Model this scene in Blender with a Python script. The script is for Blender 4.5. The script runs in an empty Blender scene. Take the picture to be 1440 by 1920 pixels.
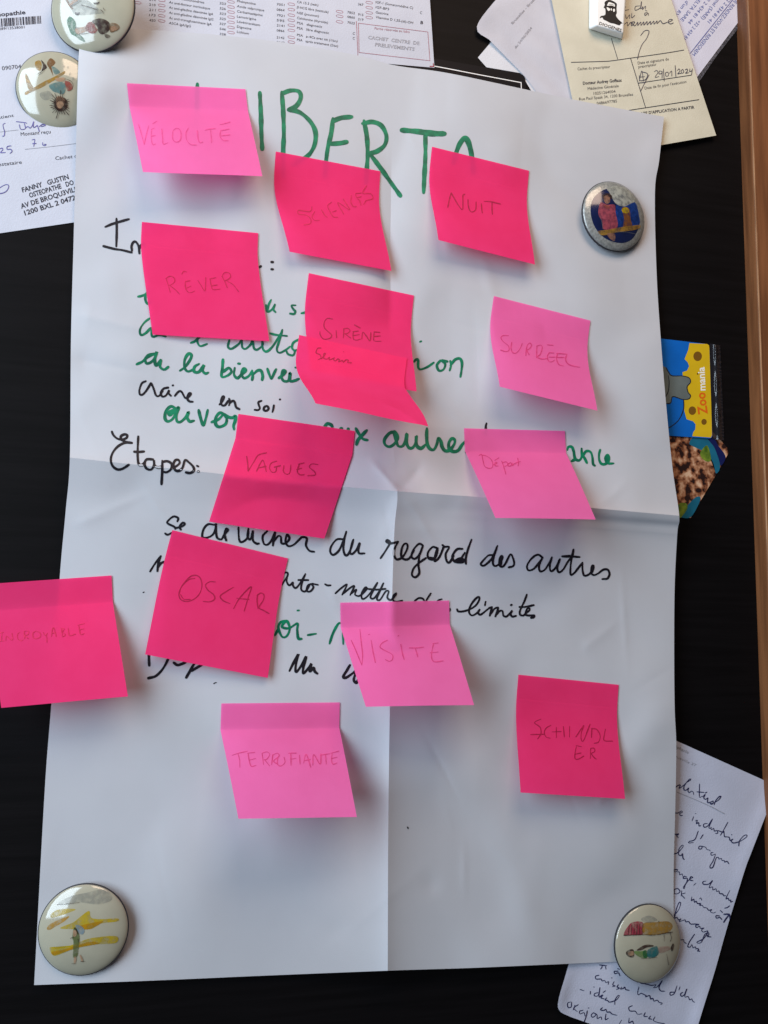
import bpy, bmesh, math, random
import numpy as np
random.seed(7)
rng = np.random.default_rng(11)
S = bpy.context.scene
COL = S.collection

# ------------------------------------------------------------------ camera
# solved from the sheet and the 76 mm notes; board plane is y = 0, the viewer is on the -y side, z is up
CAMR = np.array([[0.97102785, -0.01863591, -0.23823856],
                 [0.04698602, 0.99238274, 0.11388071],
                 [0.23430156, -0.12177522, 0.96450691]])      # rows: right, down, forward in (x, down, into board), mm
CAMC = np.array([-139.58, 82.10, -554.09])
FPX, CX, CY = 1600.0, 720.0, 960.0
from mathutils import Matrix, Vector
def w3(v): return Vector((v[0], v[2], -v[1]))
cam_d = bpy.data.cameras.new('camera')
cam = bpy.data.objects.new('camera', cam_d); COL.objects.link(cam)
r_, d_, f_ = w3(CAMR[0]), w3(CAMR[1]), w3(CAMR[2])
M4 = Matrix((( r_.x, -d_.x, -f_.x, CAMC[0]/1000), (r_.y, -d_.y, -f_.y, CAMC[2]/1000),
             (r_.z, -d_.z, -f_.z, -CAMC[1]/1000), (0, 0, 0, 1)))
cam.matrix_world = M4
cam_d.sensor_fit = 'HORIZONTAL'; cam_d.sensor_width = 36.0; cam_d.lens = 36.0*FPX/1440.0
cam_d.clip_start = 0.01; cam_d.clip_end = 50
S.camera = cam

# ------------------------------------------------------------------ light
world = bpy.data.worlds.new('World'); S.world = world; world.use_nodes = True
bg = world.node_tree.nodes['Background']
bg.inputs[0].default_value = (0.80, 0.76, 0.78, 1); bg.inputs[1].default_value = 0.08
def area(name, loc, target, sx, sy, power, col):
    l = bpy.data.lights.new(name, 'AREA'); l.shape = 'RECTANGLE'; l.size = sx; l.size_y = sy
    l.energy = power; l.color = col
    o = bpy.data.objects.new(name, l); COL.objects.link(o); o.location = loc
    o.rotation_euler = (Vector(target)-Vector(loc)).to_track_quat('-Z', 'Y').to_euler()
    return o
area('window_light', (-1.00, -0.74, 0.26), (0, 0, 0.0), 0.70, 1.25, 27.5, (0.71, 0.86, 1.0))
area('room_light', (0.06, -0.62, 0.80), (0.0, 0, 0.05), 0.60, 0.45, 6.6, (1.0, 0.74, 0.56))
S.view_settings.view_transform = 'Standard'
try: S.view_settings.look = 'None'
except Exception: pass
S.view_settings.exposure = 0.0; S.view_settings.gamma = 1.0
try: S.view_settings.use_curve_mapping = False
except Exception: pass
S.cycles.max_bounces = 10; S.cycles.diffuse_bounces = 5; S.cycles.transparent_max_bounces = 12
S.cycles.use_denoising = True

# ------------------------------------------------------------------ helpers
def P(px, h):
    """photo pixels (N,2) and heights above the board in mm (N,) -> metres (N,3)"""
    px = np.atleast_2d(np.asarray(px, float)); h = np.broadcast_to(np.asarray(h, float), (len(px),))
    d = np.c_[(px[:, 0]-CX)/FPX, (px[:, 1]-CY)/FPX, np.ones(len(px))] @ CAMR
    k = (-h - CAMC[2])/d[:, 2]
    q = CAMC + d*k[:, None]
    return np.c_[q[:, 0], q[:, 2], -q[:, 1]]/1000.0
def proj(W):
    q = np.c_[W[:, 0]*1000, -W[:, 2]*1000, W[:, 1]*1000] - CAMC
    c = q @ CAMR.T
    return np.c_[FPX*c[:, 0]/c[:, 2]+CX, FPX*c[:, 1]/c[:, 2]+CY]
def link(name, me, mat=None, parent=None, smooth=True):
    o = bpy.data.objects.new(name, me); COL.objects.link(o)
    if mat is not None:
        for m in (mat if isinstance(mat, (list, tuple)) else [mat]): me.materials.append(m)
    if smooth:
        me.polygons.foreach_set('use_smooth', [True]*len(me.polygons))
    if parent is not None: o.parent = parent
    return o
def mesh(name, verts, faces, mat=None, parent=None, smooth=True, mi=None):
    me = bpy.data.meshes.new(name)
    me.from_pydata([tuple(v) for v in verts], [], [tuple(int(i) for i in f) for f in faces]); me.update()
    o = link(name, me, mat, parent, smooth)
    if mi is not None: me.polygons.foreach_set('material_index', mi)
    return o
def tag(o, label, cat, group=None, kind=None):
    if label: o['label'] = label
    if cat: o['category'] = cat
    if group: o['group'] = group
    if kind: o['kind'] = kind
    return o
def catmull(pts, closed=False, step=1.6):
    p = np.asarray(pts, float)
    if len(p) == 2 and not closed:
        n = max(2, int(np.linalg.norm(p[1]-p[0])/step)+1)
        t = np.linspace(0, 1, n)[:, None]
        return p[0]*(1-t)+p[1]*t
    q = np.vstack([p[-1], p, p[:2]]) if closed else np.vstack([2*p[0]-p[1], p, 2*p[-1]-p[-2]])
    out = []
    for i in range(1, len(q)-2):
        n = max(2, int(np.linalg.norm(q[i+1]-q[i])/step)+1)
        t = np.linspace(0, 1, n, endpoint=False)[:, None]
        a, b, c, d = q[i-1], q[i], q[i+1], q[i+2]
        out.append(0.5*((2*b)+(c-a)*t+(2*a-5*b+4*c-d)*t*t+(3*b-a-3*c+d)*t**3))
    if not closed: out.append(q[-2][None])
    return np.vstack(out)

# ---- surfaces: pos(s,t) -> world; inv(pixels) -> (s,t); lift = offset towards the viewer in mm
class Surf:
    lo, hi = -0.15, 1.15
    def inv(self, px):
        px = np.atleast_2d(np.asarray(px, float)); n = len(px)
        st = np.tile(np.array(self.guess0()), (n, 1)) if not hasattr(self, 'guess') else self.guess(px)
        e = 1e-3
        for _ in range(14):
            f0 = proj(self.pos(st[:, 0], st[:, 1])) - px
            es = np.where(st[:, 0] > 0.5, -e, e); et = np.where(st[:, 1] > 0.5, -e, e)
            a = (proj(self.pos(st[:, 0]+es, st[:, 1]))-px-f0)/es[:, None]
            b = (proj(self.pos(st[:, 0], st[:, 1]+et))-px-f0)/et[:, None]
            det = a[:, 0]*b[:, 1]-a[:, 1]*b[:, 0]
            det = np.where(np.abs(det) < 1e-3, 1e-3, det)
            ds = (f0[:, 0]*b[:, 1]-f0[:, 1]*b[:, 0])/det
            dt = (a[:, 0]*f0[:, 1]-a[:, 1]*f0[:, 0])/det
            st = st - np.clip(np.c_[ds, dt], -0.25, 0.25)
            st = np.clip(st, self.lo, self.hi)
        return st
    def guess0(self): return (0.5, 0.5)
    def normal(self, s, t):
        e = 2e-3
        a = self.pos(s+e, t)-self.pos(s-e, t); b = self.pos(s, t+e)-self.pos(s, t-e)
        n = np.cross(a, b); n /= np.maximum(np.linalg.norm(n, axis=1), 1e-12)[:, None]
        n *= np.where(n[:, 1] > 0, -1, 1)[:, None]
        return n
    def lift(self, px, mm):
        st = self.inv(px)
        return self.pos(st[:, 0], st[:, 1]) + self.normal(st[:, 0], st[:, 1])*(np.asarray(mm).reshape(-1, 1)/1000 if np.ndim(mm) else mm/1000)
    def h(self, px):
        st = self.inv(px); return -self.pos(st[:, 0], st[:, 1])[:, 1]*1000
    def grid(self, name, ns, nt, mat, ss=None, tt=None, parent=None, sharp_t=None, sharp_s=None):
        ss = np.linspace(0, 1, ns) if ss is None else np.asarray(ss); tt = np.linspace(0, 1, nt) if tt is None else np.asarray(tt)
        ns, nt = len(ss), len(tt)
        G, T = np.meshgrid(ss, tt)
        V = self.pos(G.ravel(), T.ravel())
        i = np.arange(ns-1)[None, :]; j = np.arange(nt-1)[:, None]
        a = (j*ns+i).ravel()
        F = np.c_[a, a+ns, a+ns+1, a+1]
        o = mesh(name, V, F, mat, parent)
        me = o.data
        uv = me.uv_layers.new(name='UVMap')
        li = np.empty(len(me.loops), int); me.loops.foreach_get('vertex_index', li)
        uvv = np.c_[G.ravel(), 1-T.ravel()][li]
        uv.data.foreach_set('uv', uvv.ravel())
        if sharp_t is not None or sharp_s is not None:
            ev = np.empty(len(me.edges)*2, int); me.edges.foreach_get('vertices', ev); ev = ev.reshape(-1, 2)
            sh = np.zeros(len(me.edges), bool)
            if sharp_t is not None:
                for k in sharp_t: sh |= (ev[:, 0]//ns == k) & (ev[:, 1]//ns == k)
            if sharp_s is not None:
                for k in sharp_s: sh |= (ev[:, 0] % ns == k) & (ev[:, 1] % ns == k)
            at = me.attributes.new('sharp_edge', 'BOOLEAN', 'EDGE')
            at.data.foreach_set('value', sh)
        return o
class Quad(Surf):
    """sheet given by four corner pixels TL,TR,BR,BL lying h mm off the board, gently buckled"""
    def __init__(s, tl, tr, br, bl, h, amp=0.25, seed=0, curl=None):
        s.c = [np.array(x, float) for x in (tl, tr, br, bl)]; s.h0 = h; s.amp = amp; s.curl = curl
        r = np.random.default_rng(seed); s.k = r.uniform(2, 7, (6, 2)); s.f = r.uniform(0, 6.28, 6)
    def pos(s, a, b):
        a1, b1 = a[:, None], b[:, None]
        px = (s.c[0]*(1-a1)+s.c[1]*a1)*(1-b1)+(s.c[3]*(1-a1)+s.c[2]*a1)*b1
        h = s.h0 + s.amp*sum(np.sin(k[0]*a+k[1]*b+f) for k, f in zip(s.k, s.f))/2.2
        if s.curl is not None: h = h + s.curl(a, b)
        return P(px, h)
def polysheet(name, outline, h, mat, parent=None, amp=0.0):
    """flat sheet with an outline of pixels; triangulated as one polygon"""
    px = np.asarray(outline, float)
    return mesh(name, P(px, h), [tuple(range(len(px)))], mat, parent, smooth=False)
def zs(x0, y0, sc, strokes):
    return [np.array(s, float)/sc + (x0, y0) for s in strokes]
def ribbons(strokes, taper=0.72, jit=0.10):
    """strokes: list of (points px, width px) -> verts px, faces, running lift 0..1"""
    V, F, L = [], [], []; n0 = 0; run = 0.0
    for pts, w in strokes:
        if len(pts) == 1:
            pts = np.vstack([pts[0]-(0.3*w, 0), pts[0]+(0.3*w, 0.05*w)])
        c = catmull(pts, step=1.3)
        t = np.gradient(c, axis=0); t /= np.maximum(np.linalg.norm(t, axis=1), 1e-6)[:, None]
        c = np.vstack([c[0]-t[0]*w*0.38, c[0]-t[0]*w*0.25, c, c[-1]+t[-1]*w*0.25, c[-1]+t[-1]*w*0.38])
        t = np.vstack([t[0], t[0], t, t[-1], t[-1]])
        n = np.c_[-t[:, 1], t[:, 0]]
        m = len(c); x = np.linspace(0, 1, m)
        ph = random.uniform(0, 6.28)
        ww = w*0.5*(1+jit*np.sin(x*m*0.11+ph)+jit*0.6*np.sin(x*m*0.31+ph*2))
        ww *= taper+(1-taper)*np.clip(np.minimum(x, 1-x)*m/5.0, 0, 1)
        ww[0] *= 0.35; ww[-1] *= 0.35; ww[1] *= 0.8; ww[-2] *= 0.8
        V.append(c+n*ww[:, None]); V.append(c-n*ww[:, None])
        seg = np.r_[0, np.cumsum(np.linalg.norm(np.diff(c, axis=0), axis=1))]
        L.append(run+seg); L.append(run+seg); run += seg[-1]+4
        for i in range(m-1): F.append((n0+i, n0+m+i, n0+m+i+1, n0+i+1))
        n0 += 2*m
    L = np.concatenate(L)
    return np.vstack(V), F, L/max(run, 1)
def write(surf, name, strokes, mat, parent, base=0.10, span=0.22, taper=0.72, jit=0.10):
    v, f, l = ribbons(strokes, taper, jit)
    return mesh(name, surf.lift(v, base+span*l), f, mat, parent)
def words(surf, name, strokes, mat, parent, gap=9.0, **kw):
    """writes strokes as one part per word: strokes whose boxes come closer than `gap` pixels belong together"""
    bb = [np.r_[np.min(p, 0)-gap/2, np.max(p, 0)+gap/2] for p, w in strokes]; grp = list(range(len(bb)))
    for i in range(len(bb)):
        for j in range(i):
            a, b = bb[i], bb[j]
            if a[0] < b[2] and b[0] < a[2] and a[1] < b[3] and b[1] < a[3] and grp[i] != grp[j]:
                o, n = grp[i], grp[j]; grp = [n if g == o else g for g in grp]
    for g in sorted(set(grp)):
        write(surf, name, [strokes[k] for k in range(len(bb)) if grp[k] == g], mat, parent, 0.12, 0.12, **kw)
_tc = {}
def glyphs(txt, bold=False):
    key = (txt, bold)
    if key in _tc: return _tc[key]
    cu = bpy.data.curves.new('t', 'FONT'); cu.body = txt; cu.resolution_u = 2
    if bold: cu.offset = 0.022
    o = bpy.data.objects.new('t', cu); COL.objects.link(o)
    dg = bpy.context.evaluated_depsgraph_get(); e = o.evaluated_get(dg); me = e.to_mesh()
    v = np.array([x.co[:2] for x in me.vertices]) if len(me.vertices) else np.zeros((0, 2)); f = [tuple(p.vertices) for p in me.polygons]
    e.to_mesh_clear(); bpy.data.objects.remove(o); bpy.data.curves.remove(cu)
    _tc[key] = (v, f); return v, f
def printed(surf, name, items, mat, parent, lift=0.12):
    """items: (text, (x0,y0) baseline start px, (x1,y1) baseline end px, cap height px[, bold]) printed on a surface"""
    V, F = [], []; n0 = 0
    for it in items:
        txt, p0, p1, cap = it[:4]; bold = len(it) > 4 and it[4]
        v, f = glyphs(txt, bold)
        if not len(v): continue
        p0 = np.array(p0, float); p1 = np.array(p1, float); d = p1-p0; L = np.linalg.norm(d); d /= L
        up = np.array([d[1], -d[0]])
        x = (v[:, 0]-v[:, 0].min())/(v[:, 0].max()-v[:, 0].min())*L; y = v[:, 1]/0.72*cap
        V.append(p0+d*x[:, None]+up*y[:, None]); F += [tuple(i+n0 for i in q) for q in f]; n0 += len(v)
    return mesh(name, surf.lift(np.vstack(V), lift), F, mat, parent, smooth=False)
def printed_lines(surf, name, items, mat, parent, lift=0.12):
    for it in items: printed(surf, name, [it], mat, parent, lift)
def patches(surf, name, polys, mats, parent, lift=0.1):
    """polys: (outline px, material index[, lift]) laid on a surface as ringed fans so that they follow it"""
    V, F, MI, LF = [], [], [], []; n0 = 0
    for k, pl in enumerate(polys):
        c = catmull(pl[0], closed=True, step=1.6)
        cc = c.mean(0); m = len(c); rings = int(np.clip(np.ptp(c, axis=0).max()/7, 3, 14))
        for r in range(rings+1): V.append(cc+(c-cc)*(1-r/rings*0.999))
        LF += [pl[2] if len(pl) > 2 else lift+0.03*k]*(m*(rings+1))
        for r in range(rings):
            for i in range(m):
                j = (i+1) % m
                F.append((n0+r*m+i, n0+r*m+j, n0+(r+1)*m+j, n0+(r+1)*m+i)); MI.append(pl[1])
        n0 += m*(rings+1)
    return mesh(name, surf.lift(np.vstack(V), np.array(LF)), F, mats, parent, mi=MI)

# ------------------------------------------------------------------ materials
def mat(name, col, rough=0.6, spec=0.3, noise=0.0, nscale=60, col2=None, bump=0.0, bscale=400, metal=0.0, coat=0.0, stretch=None, detail=4):
    m = bpy.data.materials.new(name); m.use_nodes = True; nt = m.node_tree; N = nt.nodes; Lk = nt.links
    b = N['Principled BSDF']; b.inputs['Roughness'].default_value = rough; b.inputs['Specular IOR Level'].default_value = spec
    b.inputs['Metallic'].default_value = metal; b.inputs['Coat Weight'].default_value = coat; b.inputs['Coat Roughness'].default_value = 0.06
    b.inputs['Base Color'].default_value = (*col, 1)
    tc = N.new('ShaderNodeTexCoord'); vec = tc.outputs['Object']
    if stretch:
        mp = N.new('ShaderNodeMapping'); mp.inputs['Scale'].default_value = stretch; Lk.new(vec, mp.inputs['Vector']); vec = mp.outputs['Vector']
    if noise > 0 or col2 is not None:
        t = N.new('ShaderNodeTexNoise'); t.inputs['Scale'].default_value = nscale; t.inputs['Detail'].default_value = detail; Lk.new(vec, t.inputs['Vector'])
        rp = N.new('ShaderNodeValToRGB'); c2 = col2 if col2 is not None else tuple(c*(1-noise) for c in col)
        rp.color_ramp.elements[0].position = 0.35; rp.color_ramp.elements[1].position = 0.65
        rp.color_ramp.elements[0].color = (*c2, 1); rp.color_ramp.elements[1].color = (*col, 1)
        Lk.new(t.outputs['Fac'], rp.inputs['Fac']); Lk.new(rp.outputs['Color'], b.inputs['Base Color'])
    if bump > 0:
        t2 = N.new('ShaderNodeTexNoise'); t2.inputs['Scale'].default_value = bscale; t2.inputs['Detail'].default_value = 5; Lk.new(vec, t2.inputs['Vector'])
        bp = N.new('ShaderNodeBump'); bp.inputs['Strength'].default_value = bump; bp.inputs['Distance'].default_value = 0.0006
        Lk.new(t2.outputs['Fac'], bp.inputs['Height']); Lk.new(bp.outputs['Normal'], b.inputs['Normal'])
    return m
def paper(name, col, col2=None, trans=0.2, see=0.0, nscale=50, bump=0.25, bscale=900):
    """a sheet of paper: matt, lets part of the light through, optionally a little see-through"""
    m = mat(name, col, 0.85, 0.12, 0.03, nscale, col2, bump, bscale)
    nt = m.node_tree; N = nt.nodes; Lk = nt.links; b = N['Principled BSDF']; out = N['Material Output']
    tr = N.new('ShaderNodeBsdfTranslucent'); mx = N.new('ShaderNodeMixShader'); mx.inputs[0].default_value = trans
    src = b.inputs['Base Color'].links[0].from_socket
    Lk.new(src, tr.inputs['Color']); Lk.new(b.outputs[0], mx.inputs[1]); Lk.new(tr.outputs[0], mx.inputs[2])
    last = mx
    if see > 0:
        tp = N.new('ShaderNodeBsdfTransparent'); Lk.new(src, tp.inputs['Color'])
        m2 = N.new('ShaderNodeMixShader'); m2.inputs[0].default_value = see
        Lk.new(mx.outputs[0], m2.inputs[1]); Lk.new(tp.outputs[0], m2.inputs[2]); last = m2
    Lk.new(last.outputs[0], out.inputs['Surface'])
    return m
def ink(name, col, col2=None, nscale=220, rough=0.6, spec=0.2):
    return mat(name, col, rough, spec, 0.0, nscale, col2 if col2 is not None else tuple(c*0.75 for c in col), 0, 1)
def wash(name, col, a=0.75, nscale=160):
    """thin paint: uneven cover over the enamel below"""
    m = mat(name, col, 0.2, 0.4, 0.2, nscale)
    nt = m.node_tree; N = nt.nodes; Lk = nt.links; b = N['Principled BSDF']; out = N['Material Output']
    t = N.new('ShaderNodeTexNoise'); t.inputs['Scale'].default_value = nscale*2.2; t.inputs['Detail'].default_value = 5
    tc = N.new('ShaderNodeTexCoord'); Lk.new(tc.outputs['Object'], t.inputs['Vector'])
    mr = N.new('ShaderNodeMapRange'); mr.inputs['From Min'].default_value = 0.32; mr.inputs['From Max'].default_value = 0.6
    mr.inputs['To Min'].default_value = a*0.45; mr.inputs['To Max'].default_value = min(1, a*1.15); Lk.new(t.outputs['Fac'], mr.inputs['Value'])
    tp = N.new('ShaderNodeBsdfTransparent'); mx = N.new('ShaderNodeMixShader')
    Lk.new(mr.outputs[0], mx.inputs[0]); Lk.new(tp.outputs[0], mx.inputs[1]); Lk.new(b.outputs[0], mx.inputs[2]); Lk.new(mx.outputs[0], out.inputs['Surface'])
    return m
# ================================================================== the board and the wooden edge
def box(name, lo, hi, m, parent=None, bev=0.0, seg=3):
    bm = bmesh.new(); bmesh.ops.create_cube(bm, size=1)
    for v in bm.verts:
        v.co = Vector([lo[i]+(v.co[i]+0.5)*(hi[i]-lo[i]) for i in range(3)])
    if bev: bmesh.ops.bevel(bm, geom=list(bm.edges), offset=bev, segments=seg, affect='EDGES', profile=0.5)
    me = bpy.data.meshes.new(name); bm.to_mesh(me); bm.free()
    return link(name, me, m, parent, smooth=False)
M_board = mat('black_laminate', (0.0042, 0.0036, 0.0041), 0.55, 0.06, 0.35, 90, None, 0.12, 500, stretch=(0.12, 1, 2.2))
board = box('black_board', (-1.2, 0, -1.0), (0.2815, 0.02, 1.0), M_board)
tag(board, 'black magnetic board with fine horizontal grain behind all the papers', None, kind='structure')
def wood(name, c1, c2, sc):
    m = mat(name, c1, 0.45, 0.35, 0, 1, c2, 0.15, 250, stretch=(9, 9, 0.7))
    for n in m.node_tree.nodes:
        if n.type == 'TEX_NOISE' and abs(n.inputs['Scale'].default_value-1) < 1e-6: n.inputs['Scale'].default_value = sc
    return m
M_wood = wood('varnished_wood', (0.215, 0.084, 0.032), (0.105, 0.038, 0.014), 14)
M_wood2 = wood('wood_edge_highlight', (0.40, 0.22, 0.115), (0.19, 0.09, 0.042), 40)  # lighter wood tone: highlight of the trim's corner put into the colour
trim = box('wooden_trim', (0.2818, -0.0135, -1.0), (0.345, 0.02, 1.0), M_wood, bev=0.0016)
tag(trim, 'brown varnished wooden edging along the right side of the black board', 'trim')
edge = box('edge_highlight', (0.28200, -0.0138, -1.0), (0.28330, -0.0125, 1.0), M_wood2, trim, bev=0.0004, seg=2)  # thin pale strip, a painted highlight along the trim's front corner

# ================================================================== papers behind the poster
M_white = paper('white_paper', (0.62, 0.635, 0.68), (0.59, 0.60, 0.65), 0.08)
M_form = paper('form_paper', (0.51, 0.52, 0.585), (0.485, 0.495, 0.56), 0.08)
M_cream = paper('cream_paper', (0.58, 0.56, 0.455), (0.53, 0.51, 0.41), 0.06)
M_black_print = ink('black_print', (0.03, 0.03, 0.045))
M_grey_print = ink('grey_print', (0.30, 0.30, 0.34))
M_red_print = ink('red_print', (0.35, 0.14, 0.18))
M_blue_print = ink('blue_print', (0.08, 0.11, 0.34))
M_pen_blue = ink('violet_ballpoint', (0.11, 0.10, 0.30))
M_navy = ink('navy_ballpoint', (0.022, 0.024, 0.085))
M_pen_dark = ink('dark_ballpoint', (0.06, 0.06, 0.09))

# --- osteopathy receipt, top left
rec = Quad((-80, -22), (214, -66), (226, 404), (-66, 447), 0.7, 0.35, 3)
o = rec.grid('receipt', 40, 50, M_form)
tag(o, 'white health receipt with a barcode and rubber stamp tucked under the poster top left', 'receipt')
printed_lines(rec, 'printed_line', [('stéopathie', (-16, 32.3), (48, 26.5), 8, True), ('97*289/13538001', (-14, 57.5), (46, 53.2), 5),
    ('patient', (-10, 224.5), (26, 219), 6), ('Montant reçu', (39, 255), (95, 250), 7), ('Prestataire', (-14, 313), (41, 307), 7),
    ('090704402', (4, 132), (58, 126.5), 8), ('Cachet du', (104, 300.3), (150, 295), 7)], M_black_print, o)
bars = []; x = -40.0
rb = np.random.default_rng(5)
V, F = [], []
while x < 77:
    w = rb.choice([0.9, 0.9, 1.5, 2.3, 3.0]); 
    y0 = 35-(x/77.0)*5.3; y1 = 50.4-(x/77.0)*6.2
    n = len(V); V += [(x, y0), (x+w, y0-0.07*w), (x+w+1.0, y1-0.07*w), (x+1.0, y1)]; F.append((n, n+1, n+2, n+3)); x += w+rb.choice([0.8, 0.9, 1.4, 2.2])
mesh('barcode', rec.lift(np.array(V), 0.12), F, M_black_print, o, smooth=False)
printed_lines(rec, 'stamped_line', [('FANNY   GUSTIN', (42.5, 361), (129.5, 335.5), 9.5, True), ('OSTEOPATHE   DO', (56, 371), (139, 346), 9.5, True),
    ('AV DE BROQU3VILLE', (40, 391.5), (152, 356), 9.5, True), ('1200 BXL 2 04727', (47, 404), (150, 372), 9.5, True)], M_black_print, o)
write(rec, 'ruled_line', [(np.array([(-30, 251), (0, 247.5), (34, 243.7)]), 0.9), (np.array([(47, 280), (95, 275), (160, 267)]), 0.9)], M_grey_print, o, 0.1, 0.05)
hw = zs(0, 200, 8, [[(78, 250), (45, 270), (55, 330), (70, 380), (60, 440), (35, 442)], [(245, 225), (370, 240), (400, 250)], [(290, 270), (312, 340), (380, 328), (365, 255)],
    [(380, 320), (420, 300), (450, 322), (480, 290), (505, 225), (500, 310), (545, 295), (560, 282), (590, 375)], [(590, 300), (640, 265), (680, 280), (620, 300)],
    [(480, 500), (520, 492), (515, 540), (505, 600)], [(488, 556), (542, 552)], [(640, 540), (640, 572), (670, 586), (692, 568), (660, 565)],
    [(-40, 640), (5, 630), (35, 622), (40, 650), (8, 690), (80, 688)], [(165, 588), (110, 600), (108, 640), (160, 640), (180, 672), (150, 702)],
    [(-60, 1240), (0, 1215), (40, 1190), (100, 1168), (131, 1190), (110, 1250), (60, 1290), (-20, 1308)]])
words(rec, 'handwritten_entry', [(s, 1.5) for s in hw], M_pen_blue, o, 8.0)

# --- laboratory request form, top
lab = Quad((172, -70), (802, -62), (814.5, 127), (168, 72), 1.7, 0.3, 9)
o = lab.grid('laboratory_form', 60, 24, M_form)
tag(o, 'white laboratory request form with columns of small tick ovals above the poster', 'form')
it, ov = [], []
def row(x, y, txt, w, cap=4.6): it.append((txt, (x, y), (x+w, y+w*0.158), cap))
for i, (c, n, w) in enumerate([('215', 'Ac anti-mitochondries', 66), ('210', 'Ac anti-facteur intrinsèque', 77), ('211', 'Ac anti-gliadine déaminée IgA', 83), ('173', 'Ac anti-gliadine déaminée IgG', 83), ('420', 'Ac anti-transglutaminase IgA', 80), ('', 'ASCA IgA/IgG', 41)]):
    y = -3.5+9.7*i
    row(316.5, y, n, w)
    if c: it.append((c, (279.5, y+4.5), (291.5, y+5.5), 4.4)); ov.append((303, y+4))
ov.append((258, 5)); it.append(('DSCA', (318, 40), (318.5, 40.1), 1))
for i, (c, n, w) in enumerate([('323', 'Phénytoïne', 35), ('326', 'Acide valproïque', 51), ('323', 'Carbamazépine', 48), ('325', 'Lamotrigine', 36), ('327', 'Lévétiracétam', 43), ('546', 'Digoxine', 27), ('328', 'Lithium', 22)]):
    y = 4+9.6*i
    row(444, y, n, w); it.append((c, (411.5, y+4), (423, y+5.5), 4.4)); ov.append((433, y-0.5))
for (y, c, n, w) in [(3, '7051', 'CA 15.3 (sein)', 40), (13, '0864', 'β-HCG libre (testicule)', 59), (23.5, '7921', 'NSE (poumon)', 41), (33, '595', 'Calcitonine (thyroïde)', 58), (42.5, '2141', 'PSA   diagnostic', 47), (52, '0866', 'PSA   libre diagnostic', 60), (65, '2142', 'PSA   p-4Ca avec ttt (1/an)', 76), (74, '2143', 'PSA   après traitement (2/an)', 77)]:
    row(556.5, y+2.5, n, w); it.append((c, (518.5, y+7), (533, y+8.5), 4.4)); ov.append((546, y+5))
for y, c in [(22, '7852'), (30.5, '0860'), (41, '7022')]:
    ov.append((636.5, y)); it.append((c, (651, y+3), (665, y+5), 4.4))
for (y, c, n, w) in [(6, '367', 'IGF-1 (Somatomédine C)', 70), (15.5, '', 'IGF-BP3', 25), (25, '915', 'Gastrine', 24), (34, '219', 'Vitamine D 1,25-(di)-OH', 70)]:
    row(704, y, n, w); ov.append((692, y-1))
    if c: it.append((c, (671, y+4), (681, y+5.2), 4.4))
it += [('C', (787, 26), (791, 26.6), 5), ('B', (788, 45), (793, 45.6), 6, True), ('C', (661, 65), (665, 65.5), 5), ('C', (661, 74), (665, 74.5), 5)]
it = [q for q in it if q[0] != 'DSCA']
for x0, x1 in ((-99, 400), (400, 500), (500, 665.5), (665.5, 900)):
    printed(lab, 'printed_column', [q for q in it if x0 <= q[1][0] < x1], M_black_print, o)
for q in [(np.array([(x-6.5, y-0.8), (x-4, y-2.6), (x+4, y-1.4), (x+6.6, y+0.9), (x+4, y+2.6), (x-4, y+1.4), (x-6.5, y-0.8)]), 0.8) for x, y in ov]: write(lab, 'tick_oval', [q], M_red_print, o, 0.1, 0.02)
write(lab, 'stamp_box', [(np.array(a, float), 1.0) for a in ([(672, 43.5), (802, 60)], [(802, 60), (806, 114)], [(806, 114), (673, 98.5)], [(673, 98.5), (672, 43.5)], [(671, 106), (668, 40)])], M_red_print, o, 0.1, 0.05, 1.0, 0.0)
printed(lab, 'red_caption', [('Partie réservée au labo', (702, 55), (768, 62), 4.6)], M_red_print, o)
printed(lab, 'grey_stamp', [('CACHET  CENTRE  DE', (690, 73), (786, 84.5), 6.5, True), ('PRELEVEMENTS', (703, 86.5), (777, 95.5), 6.5, True)], M_grey_print, o)
write(lab, 'corner_mark', [(np.array([(806, 124.5), (812.5, 125)]), 2.0), (np.array([(812, 119), (812.8, 125)]), 1.6)], ink('dark_red', (0.25, 0.02, 0.04)), o)

# --- black card with a white line
M_card = mat('black_card', (0.003, 0.003, 0.005), 0.5, 0.08)
def rounded(pts, rad, n=6):
    out = []; p = np.asarray(pts, float)
    for i in range(len(p)):
        a, b, c = p[i-1], p[i], p[(i+1) % len(p)]
        r = rad[i] if isinstance(rad, (list, tuple)) else rad
        if r <= 0: out.append(b); continue
        u = (a-b)/np.linalg.norm(a-b); v = (c-b)/np.linalg.norm(c-b)
        for t in np.linspace(0, 1, n):
            out.append((b+u*r)*(1-t)**2+2*b*t*(1-t)+(b+v*r)*t*t)
    return np.array(out)
bc = Quad((700, 90), (986, 138), (990, 330), (705, 320), 1.15, 0)
o = polysheet('black_card', rounded([(700, 90), (985, 139), (990, 330), (705, 320)], [0, 14, 14, 14]), 1.15, M_card)
tag(o, 'black card with a thin white border line half hidden above the poster', 'card')
write(bc, 'border_line', [(np.array([(760, 114), (830, 127), (900, 140.5), (977, 155)]), 1.6), (np.array([(977, 155), (978.5, 200)]), 1.6)], mat('white_line', (0.7, 0.7, 0.7), 0.5), o, 0.08, 0.04, 1.0, 0.0)

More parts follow.
